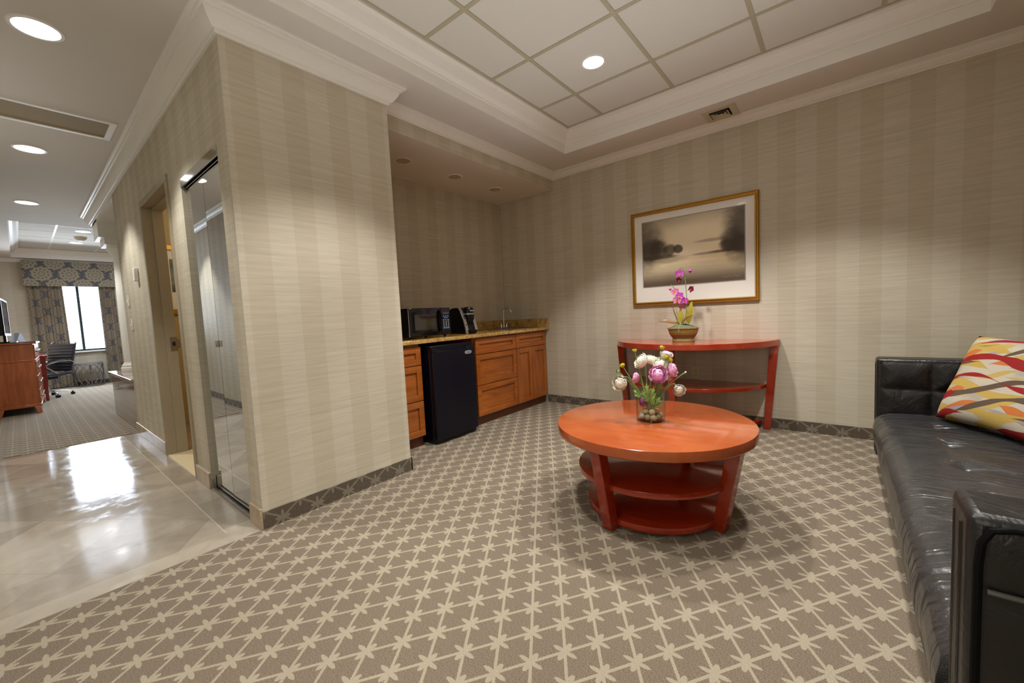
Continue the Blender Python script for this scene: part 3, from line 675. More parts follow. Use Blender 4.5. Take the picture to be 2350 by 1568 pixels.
ot = thing('electrical_outlet', 'almond double wall outlet under the console table top', 'outlet', (-1.043, PW, .443))
part('plate', MB().box(-1.08, -1.008, PW-.006, PW, .385, .50), M['cream_plastic'], ot, bevel=.002)
for zc_ in (.424, .462):
    rc = part('receptacle', MB().box(-1.061, -1.027, PW-.0075, PW-.005, zc_-.014, zc_+.014), M['cream_plastic'], ot, bevel=.001)
    part('slot', MB().box(-1.053, -1.050, PW-.008, PW-.007, zc_-.004, zc_+.007).box(-1.038, -1.035, PW-.008, PW-.007, zc_-.004, zc_+.007).box(-1.046, -1.042, PW-.008, PW-.007, zc_-.011, zc_-.006), M['dark'], rc, smooth=False)

vt = thing('air_vent', 'square ceiling air diffuser beside the crown moulding of the picture wall', 'vent', (-.765, 3.768, CZ))
vx0, vx1, vy0, vy1 = -.885, -.645, 3.642, 3.893
def sqring(mb, c, r0, z0, r1, z1):
    a = [(c[0]-r0,c[1]-r0,z0),(c[0]+r0,c[1]-r0,z0),(c[0]+r0,c[1]+r0,z0),(c[0]-r0,c[1]+r0,z0)]; b = [(c[0]-r1,c[1]-r1,z1),(c[0]+r1,c[1]-r1,z1),(c[0]+r1,c[1]+r1,z1),(c[0]-r1,c[1]+r1,z1)]
    return mb.add(a+b, [(i,(i+1)%4,4+(i+1)%4,4+i) for i in range(4)])
vc = (-.765, 3.768); vmat = plain('vent_enamel', srgb(196,188,162), .5)
part('backing', MB().quad((vc[0]-.1,vc[1]-.1,CZ-.0012),(vc[0]+.1,vc[1]-.1,CZ-.0012),(vc[0]+.1,vc[1]+.1,CZ-.0012),(vc[0]-.1,vc[1]+.1,CZ-.0012)), M['dark'], vt, smooth=False)
part('frame', sqring(sqring(MB(), vc, .122, CZ, .120, CZ-.008), vc, .120, CZ-.008, .074, CZ-.010), vmat, vt, smooth=False)
for r_ in (.064, .044): part('louver', sqring(MB(), vc, r_, CZ-.020, r_-.020, CZ-.006), vmat, vt, smooth=False)
part('louver', MB().box(vc[0]-.022, vc[0]+.022, vc[1]-.022, vc[1]+.022, CZ-.022, CZ-.019), vmat, vt, smooth=False)

rg = thing('return_grille', 'long tan air return panel framed in white in the foyer ceiling', 'vent', (-4.36, .1, CZ))
part('frame', MB().box(-4.55, -4.515, OY+.12, .60, CZ-.010, CZ).box(-4.195, -4.165, OY+.12, .60, CZ-.010, CZ).box(-4.515, -4.195, .56, .60, CZ-.010, CZ), M['white'], rg, bevel=.003)
part('panel', MB().box(-4.515, -4.195, OY+.12, .56, CZ-.003, CZ), plain('tan_grille_mesh', srgb(152,134,96), .7, vs=300, var=.2), rg, smooth=False)

th = thing('thermostat', 'white thermostat on the foyer wall left of the doorway', 'thermostat', (-4.97, MY, 1.6))
part('body', MB().box(-5.01, -4.93, MY-.032, MY, 1.54, 1.66), M['white_plastic'], th, bevel=.008)
part('display', MB().box(-5.014, -5.009, MY-.026, MY-.008, 1.575, 1.635), plain('grey_display', srgb(120,120,122), .3), th, smooth=False)
for i, (x, z, lab) in enumerate(((-5.58, 1.40, 'upper light switch plate at the far end of the foyer wall'), (-5.52, 1.157, 'lower light switch plate below another plate at the far end of the foyer wall'))):
    s_ = thing('light_switch', lab, 'light switch', (x, MY, z), group='switch plates on the foyer wall')
    part('plate', MB().box(x-.036, x+.036, MY-.007, MY, z-.058, z+.058), M['cream_plastic'], s_, bevel=.002)
    part('toggle', MB().hexa([(x-.006,MY-.02,z-.014),(x+.006,MY-.02,z-.014),(x+.006,MY-.006,z-.012),(x-.006,MY-.006,z-.012)], [(x-.006,MY-.016,z-.002),(x+.006,MY-.016,z-.002),(x+.006,MY-.006,z+.012),(x-.006,MY-.006,z+.012)]), M['white_plastic'], s_, smooth=False)
sd = thing('smoke_detector', 'smoke detector between two lit round lights on the far room ceiling', 'smoke detector', (-10.5, .85, TZ))
part('base', MB().lathe([(.05,-.055),(.075,-.03),(.085,-.004),(.085,0)], (-10.5,.85,TZ), 24), M['cream_plastic'], sd)
part('sensor', MB().lathe([(0,-.07),(.032,-.068),(.045,-.055)], (-10.5,.85,TZ), 20), M['white_plastic'], sd)
# picture seen through the doorway, on the bathroom wall that faces the foyer
def smallart():
    g = G('grey_abstract_print', .5, coat=.5); p = g.pos()
    n = g.noise(g.comb(p[0], p[1], p[2]), 6, 4); g.col(g.mix(g.sstep(g.m('ADD', n, g.m('MULTIPLY', g.m('SUBTRACT', p[2], 1.7), .8)), .25, .8), srgb(50,48,46), srgb(150,156,152))); return g.mat
bp = thing('framed_picture', 'narrow view of a gold framed print seen through the foyer doorway', 'picture', (-5.75, 1.3, 1.63))
by0, by1, bz0, bz1 = 1.0, 1.6, 1.25, 2.02
part('frame', MB().box(-5.75, -5.722, by0, by0+.05, bz0, bz1).box(-5.75, -5.722, by1-.05, by1, bz0, bz1).box(-5.75, -5.722, by0, by1, bz0, bz0+.06).box(-5.75, -5.722, by0, by1, bz1-.06, bz1), M['gold'], bp, bevel=.006)
part('mat_board', MB().box(-5.749, -5.742, by0+.04, by1-.04, bz0+.05, bz1-.05), M['mat'], bp, smooth=False)
part('print', MB().box(-5.742, -5.7405, by0+.12, by1-.12, 1.5, 1.865), smallart(), bp, smooth=False)
# ------------------------------------------------------------------ red lacquer tables
def lacquer(name, c0, c1, rough=.16):
    g = G(name, rough, coat=.5, crough=.06); p = g.objc()
    n1 = g.noise(g.comb(*[g.m('MULTIPLY', p[i], (5, 28, 28)[i]) for i in range(3)]), 1.0, 4, .6, .8); n2 = g.noise(g.comb(*p), 5.0, 3)
    g.col(g.mix(g.sstep(g.m('ADD', g.m('MULTIPLY', n1, .4), g.m('MULTIPLY', n2, .6)), .32, .68), c0, c1))
    sc = g.noise(g.comb(*p), 14, 4, .7); g.rough(g.m('ADD', rough*.75, g.m('MULTIPLY', g.sstep(sc, .5, .8), .14)))
    return g.mat
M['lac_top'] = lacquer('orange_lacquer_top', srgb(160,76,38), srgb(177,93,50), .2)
M['lac'] = lacquer('red_lacquer_shaded', srgb(140,36,12), srgb(165,52,20))  # red deepened: shade on the shelves is put into this colour
M['lac_con'] = lacquer('red_lacquer_console', srgb(164,52,30), srgb(180,70,44), .18)
CX, CY = -.79, 2.115
tb = thing('coffee_table', 'round orange red lacquer coffee table with two lower shelves', 'coffee table', (CX, CY, 0))
def disc(r, z0, z1, e=.004, n=72): return MB().lathe([(0,z0),(r-e,z0),(r,z0+e),(r,z1-e),(r-e*.3,z1-e*.3),(r-e,z1),(0,z1)], (CX,CY,0), n)
part('tabletop', disc(.50, .419, .468), M['lac_top'], tb, ang=25)
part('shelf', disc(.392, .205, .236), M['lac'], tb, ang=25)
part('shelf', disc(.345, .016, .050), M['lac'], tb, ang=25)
for a in (257, 347, 77, 167):
    a = rad(a); d = Vector((cos(a), sin(a), 0)); t_ = Vector((-sin(a), cos(a), 0)); c = Vector((CX, CY, 0)); h = .028
    def qd(ro, ri, z): return [tuple(c+d*ro+t_*h+Vector((0,0,z))), tuple(c+d*ri+t_*h+Vector((0,0,z))), tuple(c+d*ri-t_*h+Vector((0,0,z))), tuple(c+d*ro-t_*h+Vector((0,0,z)))]
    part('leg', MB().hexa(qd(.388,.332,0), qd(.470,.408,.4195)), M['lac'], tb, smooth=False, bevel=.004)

KX, KY = -1.087, PW-.004
con = thing('console_table', 'half round red lacquer console table with shelf against the picture wall', 'console table', (KX, PW-.3, 0))
def half(hw, sag, z0, z1, n=48):
    R = (hw*hw+sag*sag)/(2*sag); cy = KY-sag+R; a0 = math.asin(min(1, hw/R)); a0 = a0 if R >= sag else PI-a0
    poly = [(KX+R*sin(-a0+2*a0*i/n), cy-R*cos(-a0+2*a0*i/n)) for i in range(n+1)]
    return MB().prism(poly, z0, z1)
part('tabletop', half(.705, .575, .708, .757), M['lac_con'], con, ang=25, bevel=.003)
part('shelf', half(.62, .495, .352, .378), M['lac'], con, ang=25, bevel=.002)
part('shelf', half(.575, .44, .035, .062), M['lac'], con, ang=25, bevel=.002)
for s_ in (-1, 1):
    xt, xb = KX+s_*.668, KX+s_*.615
    part('leg', MB().hexa([(xb-.026,KY-.062,0),(xb+.026,KY-.062,0),(xb+.026,KY-.005,0),(xb-.026,KY-.005,0)], [(xt-.032,KY-.066,.7085),(xt+.032,KY-.066,.7085),(xt+.032,KY-.005,.7085),(xt-.032,KY-.005,.7085)]), M['lac'], con, smooth=False, bevel=.003)
yt, yb = KY-.53, KY-.46
part('leg', MB().hexa([(KX-.05,yb,0),(KX+.002,yb,0),(KX+.002,yb+.05,0),(KX-.05,yb+.05,0)], [(KX-.052,yt,.7085),(KX+.004,yt,.7085),(KX+.004,yt+.055,.7085),(KX-.052,yt+.055,.7085)]), M['lac'], con, smooth=False, bevel=.003)

# ------------------------------------------------------------------ plants
def leaf(mb, base, tip, w, nrm, bend=.0, n=9, peak=.45, fold=.12):
    b, t = Vector(base), Vector(tip); d = t-b; nm = Vector(nrm).normalized(); side = d.cross(nm).normalized(); nm = side.cross(d).normalized(); L = d.length
    def f(u, v):
        wv = w*.5*(sin(PI*v**(math.log(.5)/math.log(peak))))**.8 if 0 < v < 1 else w*.02
        s = (u-.5)*2
        return tuple(b+d*v+side*(s*wv)+nm*(bend*L*4*v*(1-v)+fold*wv*abs(s)))
    return mb.grid(f, 5, n)
def arc(p0, p1, p2, n=10):
    p0, p1, p2 = Vector(p0), Vector(p1), Vector(p2)
    return [tuple(p0*(1-t)**2+p1*2*t*(1-t)+p2*t*t) for t in [i/n for i in range(n+1)]]
def orient(d, c):
    d = Vector(d).normalized(); q = Vector((0,0,1)).rotation_difference(d); return Matrix.Translation(c) @ q.to_matrix().to_4x4()
def ranunculus(R, d, c, openness=1.0):
    mb = MB(); rng = random.Random(int(R*1e5)+int(c[0]*1e4) % 997)
    for L in range(6):
        k = 1-L/6; r = R*(.34+.66*k); npet = (8, 7, 7, 6, 5, 4)[L]; top = rad(98+66*(L/5)) if openness > .7 else rad(120+50*(L/5))
        for i in range(npet):
            a0 = 2*PI*(i+.5*(L % 2)+rng.uniform(-.1, .1))/npet; wd = PI/npet*1.35; rr_ = r*rng.uniform(.93, 1.05); tp = top*rng.uniform(.9, 1.08)
            def f(u, v):
                th = rad(8)+(tp-rad(8))*v; ph = a0+(u-.5)*2*wd*(.45+.55*sin(PI*min(1, v*.75+.2)))
                fl = 1+.12*v**4*k+.035*sin(u*9+L)*v
                e = rr_*fl*(1-.06*(2*u-1)**2*v)
                return (e*sin(th)*cos(ph), e*sin(th)*sin(ph), -e*cos(th)*.82+.04*R)
            mb.grid(f, 5, 6)
    mb.ball((0,0,-R*.12), R*.66, R*.66, R*.62, 14, 9)
    return mb.xf(orient(d, c))
def petalmat(name, c0, c1):
    g = G(name, .55, spec=.25); p = g.objc(); n = g.noise(g.comb(*p), 60, 3, .6)
    n2 = g.noise(g.comb(*p), 170, 2, .6)
    g.col(g.mix(g.sstep(g.m('ADD', g.m('MULTIPLY', n, .55), g.m('MULTIPLY', n2, .45)), .3, .68), c0, c1))
    g.b.inputs['Subsurface Weight'].default_value = .35; g.b.inputs['Subsurface Radius'].default_value = (.02,.016,.012)
    return g.mat
M['pt_white'] = petalmat('cream_petals', srgb(244,238,214), srgb(255,253,246))
M['pt_pink'] = petalmat('pink_petals', srgb(238,138,204), srgb(254,218,242))
M['pt_blush'] = petalmat('blush_petals', srgb(240,206,222), srgb(255,248,250))
M['pt_mag'] = petalmat('magenta_petals', srgb(150,34,126), srgb(196,84,176))
M['bud'] = petalmat('yellow_buds', srgb(186,178,34), srgb(224,214,84))
M['stem'] = plain('green_stems', srgb(126,150,84), .5, var=.15)
M['leafg'] = plain('fresh_leaves', srgb(152,190,104), .45, var=.25, vs=60)
VO = Vector((-.791, 2.121, .468)); GL = thin_glass('vase_glass', (.95,.972,.96,1), 1.0, 1.6, .55)
rv = .0715
vs_ = thing('glass_vase', 'clear glass cylinder vase standing on the round coffee table', 'vase', tuple(VO))
part('glass', MB().lathe([(0,0),(rv-.004,0),(rv,.004),(rv,.155),(rv-.0018,.1568),(rv-.004,.155),(rv-.004,.012),(rv-.008,.008),(0,.008)], tuple(VO), 40, power=2.5), GL, vs_)
rng = random.Random(5)
pm = [plain('pebble_tan', srgb(190,176,142), .5, var=.15, vs=40), plain('pebble_olive', srgb(158,148,110), .5, var=.15, vs=40), plain('pebble_grey', srgb(182,178,164), .5, var=.15, vs=40)]
spots = [(.7,-.95,0),(0,-1.0,0),(-.75,-.75,0),(-1.02,.05,0),(-.7,.8,0),(.1,1.0,0),(.8,.72,0),(1.0,-.15,0),(.0,.0,0),(.4,-.65,1),(-.35,-.62,1),(-.68,.12,1),(.62,.22,1),(.05,.55,1),(-.15,-.1,1.7)]
for i, (a, b, l) in enumerate(spots):
    c = VO+Vector((a*.045, b*.045, .0235+l*.026)); rx, ry, rz = rng.uniform(.017,.0205), rng.uniform(.014,.018), rng.uniform(.0135,.0165)
    solo('pebble', MB().ball((0,0,0), rx, ry, rz, 14, 9).xf(Matrix.Translation(c) @ Euler((rng.uniform(-.3,.3), rng.uniform(-.3,.3), rng.uniform(0,3))).to_matrix().to_4x4()), pm[i % 3], 'smooth river pebble in the bottom of the glass vase', 'pebble', 'pebbles in the glass vase', org=tuple(c))
E_ = Vector((.937, .35, 0)); N_ = Vector((-.35, .937, 0))
def V3(a, b, dep=0): return VO+E_*a+N_*dep+Vector((0,0,b))
NO = -N_
flowers = [
 # kind, label, bloom at (side, height, depth), radius, facing (side, up, depth), stem foot (side, depth)
 ('white', 'cream ranunculus hanging low at the far left of the vase bouquet', (-.156,.204,-.02), .037, (-.35,.15,-1), (.02,0), True),
 ('white', 'cream ranunculus at the upper left of the bouquet, seen from below', (-.045,.322,0), .037, (-.7,.5,-.3), (.01,.02), False),
 ('white', 'small white ranunculus behind the upper middle of the bouquet', (.005,.325,.05), .031, (.1,.8,-.3), (.0,.03), False),
 ('white', 'broad cream ranunculus right above the large pink one', (.058,.302,.02), .039, (.25,.8,-.55), (-.01,.0), False),
 ('blush', 'white ranunculus edged in pink at the upper right of the bouquet', (.088,.350,.04), .030, (.2,.9,-.2), (-.02,.02), False),
 ('pink', 'large bright pink ranunculus facing front in the middle of the bouquet', (.041,.256,-.045), .041, (.05,.35,-1), (-.03,-.02), False),
 ('pink', 'pink ranunculus turned sideways at the right of the bouquet', (.118,.272,.01), .034, (1,.25,-.2), (-.02,-.01), False),
 ('blush', 'pale pink ranunculus tucked below the sideways pink one', (.096,.236,.045), .026, (.5,-.3,-.6), (-.01,.03), False),
 ('pink', 'pink ranunculus seen from the side behind the left stems', (-.076,.220,.05), .027, (-1,.2,-.2), (.03,.03), False),
 ('white', 'cream ranunculus drooping low at the far right of the bouquet', (.144,.166,-.01), .029, (.25,-.1,-1), (-.03,.01), True),
 ('mag', 'deep magenta ranunculus inside the glass vase', (-.036,.108,-.01), .028, (-.8,.3,-.5), (-.02,.0), False)]
for kind, lab, (a, b, dp), R, fc_, (fa, fd), droop in flowers:
    R *= 1.1
    foot = V3(fa, .02, fd); c = V3(a, b, dp); d = (E_*fc_[0]+Vector((0,0,fc_[1]))+N_*fc_[2]).normalized()
    t = thing('ranunculus', lab, 'flower', tuple(foot), group='ranunculus stems in the glass vase')
    base = c-d*R*.75; lip = V3(max(-.055, min(.055, a*.42)), .15, max(-.04, min(.04, dp)))
    if droop: pts = arc(foot, lip, V3(a*.72, b+.03, dp*.8), 10)+arc(V3(a*.72, b+.03, dp*.8), V3(a*.9, b+.045, dp), base, 5)[1:]
    elif kind == 'mag': pts = arc(foot, V3(fa-.01, .06, fd), base, 8)
    else: pts = arc(foot, lip, base, 12)
    part('stem', MB().tube(pts, .0032, 7), M['stem'], t)
    part('bloom', ranunculus(R, d, tuple(c), 1.0), M['pt_'+kind], t, ang=60)
    part('sepal', MB().lathe([(0,0),(R*.32,.002),(R*.40,R*.16),(R*.34,R*.2)], n=10).xf(orient(d, tuple(base-d*R*.1))), M['leafg'], t)
buds = [
 ('yellow green bud standing tallest at the left of the bouquet', (-.075,.380,.0), .012, (-.2,1,0), (.02,.0)),
 ('yellow green bud standing tallest at the right of the bouquet', (.066,.392,.01), .0125, (.4,.8,-.3), (-.01,.01)),
 ('yellow bud pair member in front of the pink edged white flower, upper one', (.085,.346,-.03), .0135, (.2,.8,-.6), (-.02,-.02)),
 ('yellow bud just below and right of another bud at the upper right', (.104,.328,-.02), .0125, (.5,.4,-.6), (-.01,-.02)),
 ('yellow green bud on the long stem at the left of the bouquet', (-.140,.303,-.03), .0135, (-.4,.9,-.3), (.03,.01)),
 ('small green bud at the far left above the hanging cream flower', (-.165,.266,-.01), .010, (-.4,.2,-.6), (.03,.02))]
for lab, (a, b, dp), R, fc_, (fa, fd) in buds:
    foot = V3(fa, .02, fd); c = V3(a, b, dp); d = (E_*fc_[0]+Vector((0,0,fc_[1]))+N_*fc_[2]).normalized()
    t = thing('flower_bud', lab, 'flower', tuple(foot), group='ranunculus buds in the glass vase')
    base = c-d*R*.7; lip = V3(max(-.055, min(.055, a*.45)), .15, max(-.04, min(.04, dp)))
    part('stem', MB().tube(arc(foot, lip, base, 12), .0026, 7), M['stem'], t)
    part('bud', ranunculus(R, d, tuple(c), .5), M['bud'] if R > .0105 else M['leafg'], t, ang=60)
    cal = MB()
    for k in range(5):
        u_ = d.orthogonal().normalized(); u_.rotate(Matrix.Rotation(2*PI*k/5, 3, d)); leaf(cal, base, base+u_*R*1.1+d*R*.15, R*.7, d, .1, 6)
    part('sepal', cal, M['leafg'], t)
t = thing('bare_stem', 'bare green stem with a white tip pointing out to the right of the bouquet', 'flower', tuple(V3(-.03,.02,-.02)))
part('stem', MB().tube(arc(V3(-.03,.02,-.02), V3(.03,.16,0), V3(.177,.257,.01), 12), [.003]*10+[.0028,.0026,.0042], 7), M['stem'], t)
part('tip', MB().ball(tuple(V3(.178,.258,.01)), .0055, n=10, m=6), M['white_plastic'], t)
for k, (lab, parts_) in enumerate((
  ('leafy green sprig rising in the middle of the vase rim', [(-.01,.12,-.03, -.02,.21,-.045,.034), (0,.11,-.03, .018,.19,-.05,.034), (-.01,.1,-.03, -.045,.17,-.05,.028), (.0,.13,-.03, -.005,.185,-.06,.030)]),
  ('leafy green sprig spilling over the left of the vase rim', [(-.05,.13,-.01, -.088,.168,-.02,.024), (-.05,.13,-.01, -.082,.138,-.03,.020), (-.03,.12,-.03, -.055,.16,-.055,.026)]),
  ('leafy green sprig at the right inside the vase', [(.02,.09,-.03, .052,.138,-.045,.032), (.02,.08,-.03, .06,.115,-.03,.030), (.0,.1,-.03, .025,.15,-.055,.036), (.01,.09,-.04, .02,.125,-.06,.034)]))):
    p0 = parts_[0]; foot = V3(p0[0]*.3, .03, -.01)
    t = thing('leafy_sprig', lab, 'leaves', tuple(foot), group='green sprigs in the glass vase')
    part('stem', MB().tube(arc(foot, V3(p0[0], .08, -.02), V3(p0[0], p0[1], p0[2]), 6), .0025, 6), M['stem'], t)
    for (a, b, dp, a2, b2, d2, w_) in parts_:
        p_, q_ = V3(a, b, dp), V3(a2, b2, d2); ax_ = (q_-p_); nn_ = (NO+Vector((0,0,.6))).normalized(); mb = MB()
        for ang_, k_, s0 in ((0, 1.0, 0), (.65, .62, .22), (-.65, .62, .22), (.95, .42, .1), (-.95, .42, .1), (.5, .4, .55), (-.5, .4, .55)):
            v_ = ax_.copy(); v_.rotate(Matrix.Rotation(ang_, 3, nn_)); b_ = p_+ax_*s0
            leaf(mb, b_, b_+v_*k_*(1 if s0 == 0 else .8), w_*(.42 if s0 == 0 else .3), nn_, .10, 7)
        part('leaf', mb, M['leafg'], t)

# orchid in a brown glazed pot on the console
OO = (-1.077, 3.715, .757)
def OP(a, z, dy=0): return (OO[0]+a, OO[1]+dy, OO[2]+z)
oc = thing('potted_orchid', 'potted magenta orchid in a brown glazed bowl on the console table', 'potted plant', OO)
def potmat():
    g = G('brown_green_glaze', .5, coat=.1, crough=.3); p = g.objc(); z = p[2]
    n = g.noise(g.comb(*p), 30, 4, .6)
    f = g.m('ADD', z, g.m('MULTIPLY', g.m('SUBTRACT', n, .5), .03))
    c = g.ramp(g.m('DIVIDE', f, .13), [(.05, srgb(152,150,100)), (.2, srgb(122,112,58)), (.34, srgb(112,94,46)), (.6, srgb(140,130,70)), (.9, srgb(134,114,62)), (.97, srgb(184,168,120))])
    g.col(c); g.bump(g.m('SINE', g.m('MULTIPLY', z, 420.0)), .15, .002); return g.mat
part('pot', MB().lathe([(0,0),(.090,0),(.093,.004),(.093,.016),(.088,.024),(.088,.030),(.104,.050),(.116,.072),(.123,.098),(.126,.112),(.132,.114),(.132,.122),(.126,.123),(.120,.112),(0,.108)], OO, 40, 1, .72, power=2.4), potmat(), oc)
part('moss', MB().lathe([(.117,.108),(.105,.124),(.075,.142),(.035,.154),(0,.157)], OO, 28, 1, .72), plain('grey_green_moss', srgb(112,122,88), .9, var=.5, vs=120, bump=.8), oc)
lm = plain('orchid_leaf_yellow', srgb(168,156,62), .35, var=.18, vs=30); ld = plain('orchid_leaf_brown', srgb(120,86,34), .4, var=.35, vs=18)
for b_, t_, w_, nn, bd_, mm in ((OP(-.02,.15), OP(-.201,.186,-.05), .046, (0,-1,.9), .10, ld), (OP(-.01,.16,-.02), OP(-.013,.288,-.02), .056, (0,-1,.1), .04, lm), (OP(.045,.15), OP(.078,.350,.0), .062, (-.2,-1,.1), .05, lm),
                            (OP(-.005,.155,-.03), OP(.102,.232,-.05), .036, (-.3,-1,.9), .10, ld), (OP(.03,.15,-.03), OP(.06,.19,-.06), .026, (0,-.6,1), .1, ld), (OP(-.04,.15,.02), OP(-.104,.325,.04), .010, (0,-1,.2), .05, ld), (OP(-.035,.15,.02), OP(-.072,.318,.05), .009, (0,-1,.2), .05, lm)):
    part('leaf', leaf(MB(), b_, t_, w_, nn, bd_, 12), mm, oc)
part('root', MB().tube(arc(OP(-.01,.15,-.03), OP(-.012,.135,-.10), OP(-.006,.088,-.099), 8), .0028, 6), plain('aerial_root', srgb(140,150,112), .5), oc)
st1 = part('flower_stem', MB().tube([OP(.0,.14),OP(.028,.25),OP(.036,.36),OP(.030,.48),OP(.022,.58),OP(.010,.640),OP(-.002,.649),OP(-.018,.635),OP(-.026,.612)], [.0032]*6+[.0022]*3, 7).tube([OP(.028,.612),OP(.05,.612),OP(.066,.612)], .0013, 5).tube([OP(.033,.44),OP(.05,.45),OP(.07,.456)], .0013, 5), M['stem'], oc)
st2 = part('flower_stem', MB().tube([OP(-.005,.14),OP(-.015,.26),OP(-.03,.36),OP(-.055,.44),OP(-.078,.485),OP(-.095,.51)], .0028, 7), M['stem'], oc)
M['or_pink'] = petalmat('orchid_pink', srgb(206,92,150), srgb(236,160,200)); M['or_mag'] = petalmat('orchid_magenta', srgb(168,40,150), srgb(214,96,206)); M['or_deep'] = petalmat('orchid_deep', srgb(140,20,90), srgb(184,48,140))
lipm = petalmat('orchid_lip', srgb(120,10,60), srgb(206,150,60))
def orchid_bloom(c, d, R, m, stem, roll=0):
    mb = MB()
    for k, (a, w_, l_) in enumerate(((90,.62,1.0),(18,1.05,1.0),(162,1.05,1.0),(-40,.58,.95),(-140,.58,.95))):
        a = rad(a+roll); leaf(mb, (0,0,.0), (cos(a)*R*l_, sin(a)*R*l_, .12*R), R*w_*.95, (0,0,1), -.08, 7, .58, .1)
    M4 = orient(d, c)
    o = part('blossom', mb.xf(M4), m, oc)
    part('lip', leaf(leaf(MB().ball((0,0,.1*R), .16*R, n=8, m=5), (0,0,.1*R), (0,-R*.5,.45*R), R*.42, (0,0,1), .15, 6), (0,0,.15*R), (0,R*.1,.4*R), R*.2, (0,0,1), .1, 5).xf(M4), lipm, o)
for a, z, dy, R, d, m_, s_, ro in ((-.012,.598,-.02,.040,(.2,-1,.05),'or_mag',st1,10), (-.022,.540,-.01,.033,(-.3,-.8,-.5),'or_deep',st1,30), (.072,.455,-.01,.034,(.9,-.6,-.5),'or_deep',st1,20),
                               (-.052,.440,-.03,.040,(-.2,-1,.1),'or_pink',st2,0), (-.012,.402,-.045,.038,(.1,-1,.1),'or_mag',st2,25), (-.030,.366,-.05,.042,(-.15,-1,0),'or_pink',st2,-12), (.020,.356,-.03,.038,(.5,-1,0),'or_mag',st2,30), (.004,.306,-.03,.034,(.0,-.8,-.6),'or_pink',st2,0)):
    orchid_bloom(OP(a, z, dy), d, R, M[m_], s_, ro)
for a, z, R, mm in ((.068,.612,.016,'or_mag'), (-.104,.470,.014,'or_pink'), (-.024,.612,.008,'or_deep')):
    part('bud', MB().lathe([(0,-R*1.2),(R*.6,-R*.7),(R*.95,0),(R*.7,R*.7),(0,R*1.25)], OP(a, z), 12), M[mm], oc)

# ------------------------------------------------------------------ sofa and cushion
def leather():
    g = G('black_leather', .36, spec=.5); p = g.objc(); v = g.comb(*p)
    cells = g.n('ShaderNodeTexVoronoi', feature='DISTANCE_TO_EDGE'); cells.inputs['Scale'].default_value = 260; g.link(v, cells.inputs['Vector'])
    big = g.noise(v, 5, 3, .6, .5)
    wr = g.noise(g.comb(g.m('MULTIPLY', p[0], 3.2), g.m('MULTIPLY', g.m('ADD', p[1], g.m('MULTIPLY', g.noise(v, 3, 2), .18)), 14.0), g.m('MULTIPLY', p[2], 5.0)), 1.0, 2, .5, .4)
    ridge = g.m('POWER', g.m('SUBTRACT', 1.0, g.m('ABSOLUTE', g.m('MULTIPLY', g.m('SUBTRACT', wr, .5), 3.0)), clamp=True), 2.0)
    g.col(g.mix(big, srgb(40,40,43), srgb(60,59,58)))
    h = g.m('ADD', g.m('MULTIPLY', g.sstep(cells.outputs[0], 0, .12), .05), g.m('ADD', g.m('MULTIPLY', g.m('MULTIPLY', ridge, g.sstep(g.noise(v, 2.4, 2), .35, .65)), 2.0), g.m('MULTIPLY', big, .4)))
    g.bump(h, .5, .014); g.rough(g.m('ADD', .17, g.m('MULTIPLY', big, .16)))
    return g.mat
M['leather'] = leather()
def leather2():
    g = G('black_leather_panels', .38, spec=.5); p = g.objc(); v = g.comb(*p)
    big = g.noise(v, 7, 4, .6, 1.2); fine = g.noise(v, 160, 2)
    g.col(g.mix(big, srgb(20,19,20), srgb(36,33,31))); g.bump(g.m('ADD', big, g.m('MULTIPLY', fine, .06)), .4, .02)
    g.rough(g.m('ADD', .28, g.m('MULTIPLY', big, .2))); return g.mat
M['leather2'] = leather2()
M['piping'] = plain('black_piping', srgb(6,6,7), .7, spec=.15)
S0, S1, SY0, SY1, AW, AZ = .17, 1.05, .985, 3.335, .135, .705
sofa = thing('sofa', 'long black leather sofa with tufted seat and square arms', 'sofa', (.6, 2.1, 0))
part('base_rail', MB().box(S0+.008, S1-.01, SY0+AW, SY1-AW, .115, .205), M['leather2'], sofa, bevel=.012, seg=3)
ty = [SY0+AW+.21+.325*k for k in range(6)]; tx = (.385, .63)
P_ = [(.30,.20),(.19,.196),(.166,.215),(.158,.25),(.158,.30),(.166,.345),(.188,.372),(.225,.386),(.29,.392),(.86,.388)]
cum = [0]
for i in range(1, len(P_)): cum.append(cum[-1]+math.dist(P_[i], P_[i-1]))
def prof(s):
    L = s*cum[-1]
    for i in range(1, len(P_)):
        if L <= cum[i]+1e-9:
            k = (L-cum[i-1])/(cum[i]-cum[i-1]); return (P_[i-1][0]*(1-k)+P_[i][0]*k, P_[i-1][1]*(1-k)+P_[i][1]*k)
    return P_[-1]
ya, yb_ = SY0+AW+.004, SY1-AW-.004
def seat(u, v):
    y = ya+(yb_-ya)*u; x, z = prof(v); d = 0
    if v > .42:
        e = min(1, (v-.42)/.08)
        for a in ty:
            for b in tx:
                q = ((x-b)**2+(y-a)**2); d += .020*math.exp(-q/(2*.028**2))
            if x > .33: d += .006*math.exp(-((y-a)/.010)**2)
        for b in tx: d += .005*math.exp(-((x-b)/.010)**2)
        d -= .006*abs(sin(PI*(y-ty[0])/.325))*e
        d *= e
    else:
        x -= .0035*sin(PI*(y-ty[0])/.325)**2*sin(PI*v/.42)
    edge = min(u, 1-u)*(yb_-ya)
    if edge < .02: z -= (.02-edge)**2*14; 
    return (x, y, z-d)
sc_m = MB().grid(seat, 260, 70); sc_m.f += [tuple(j*260 for j in range(70)), tuple(j*260+259 for j in range(69, -1, -1))]
part('seat_cushion', sc_m, M['leather'], sofa, ang=80)
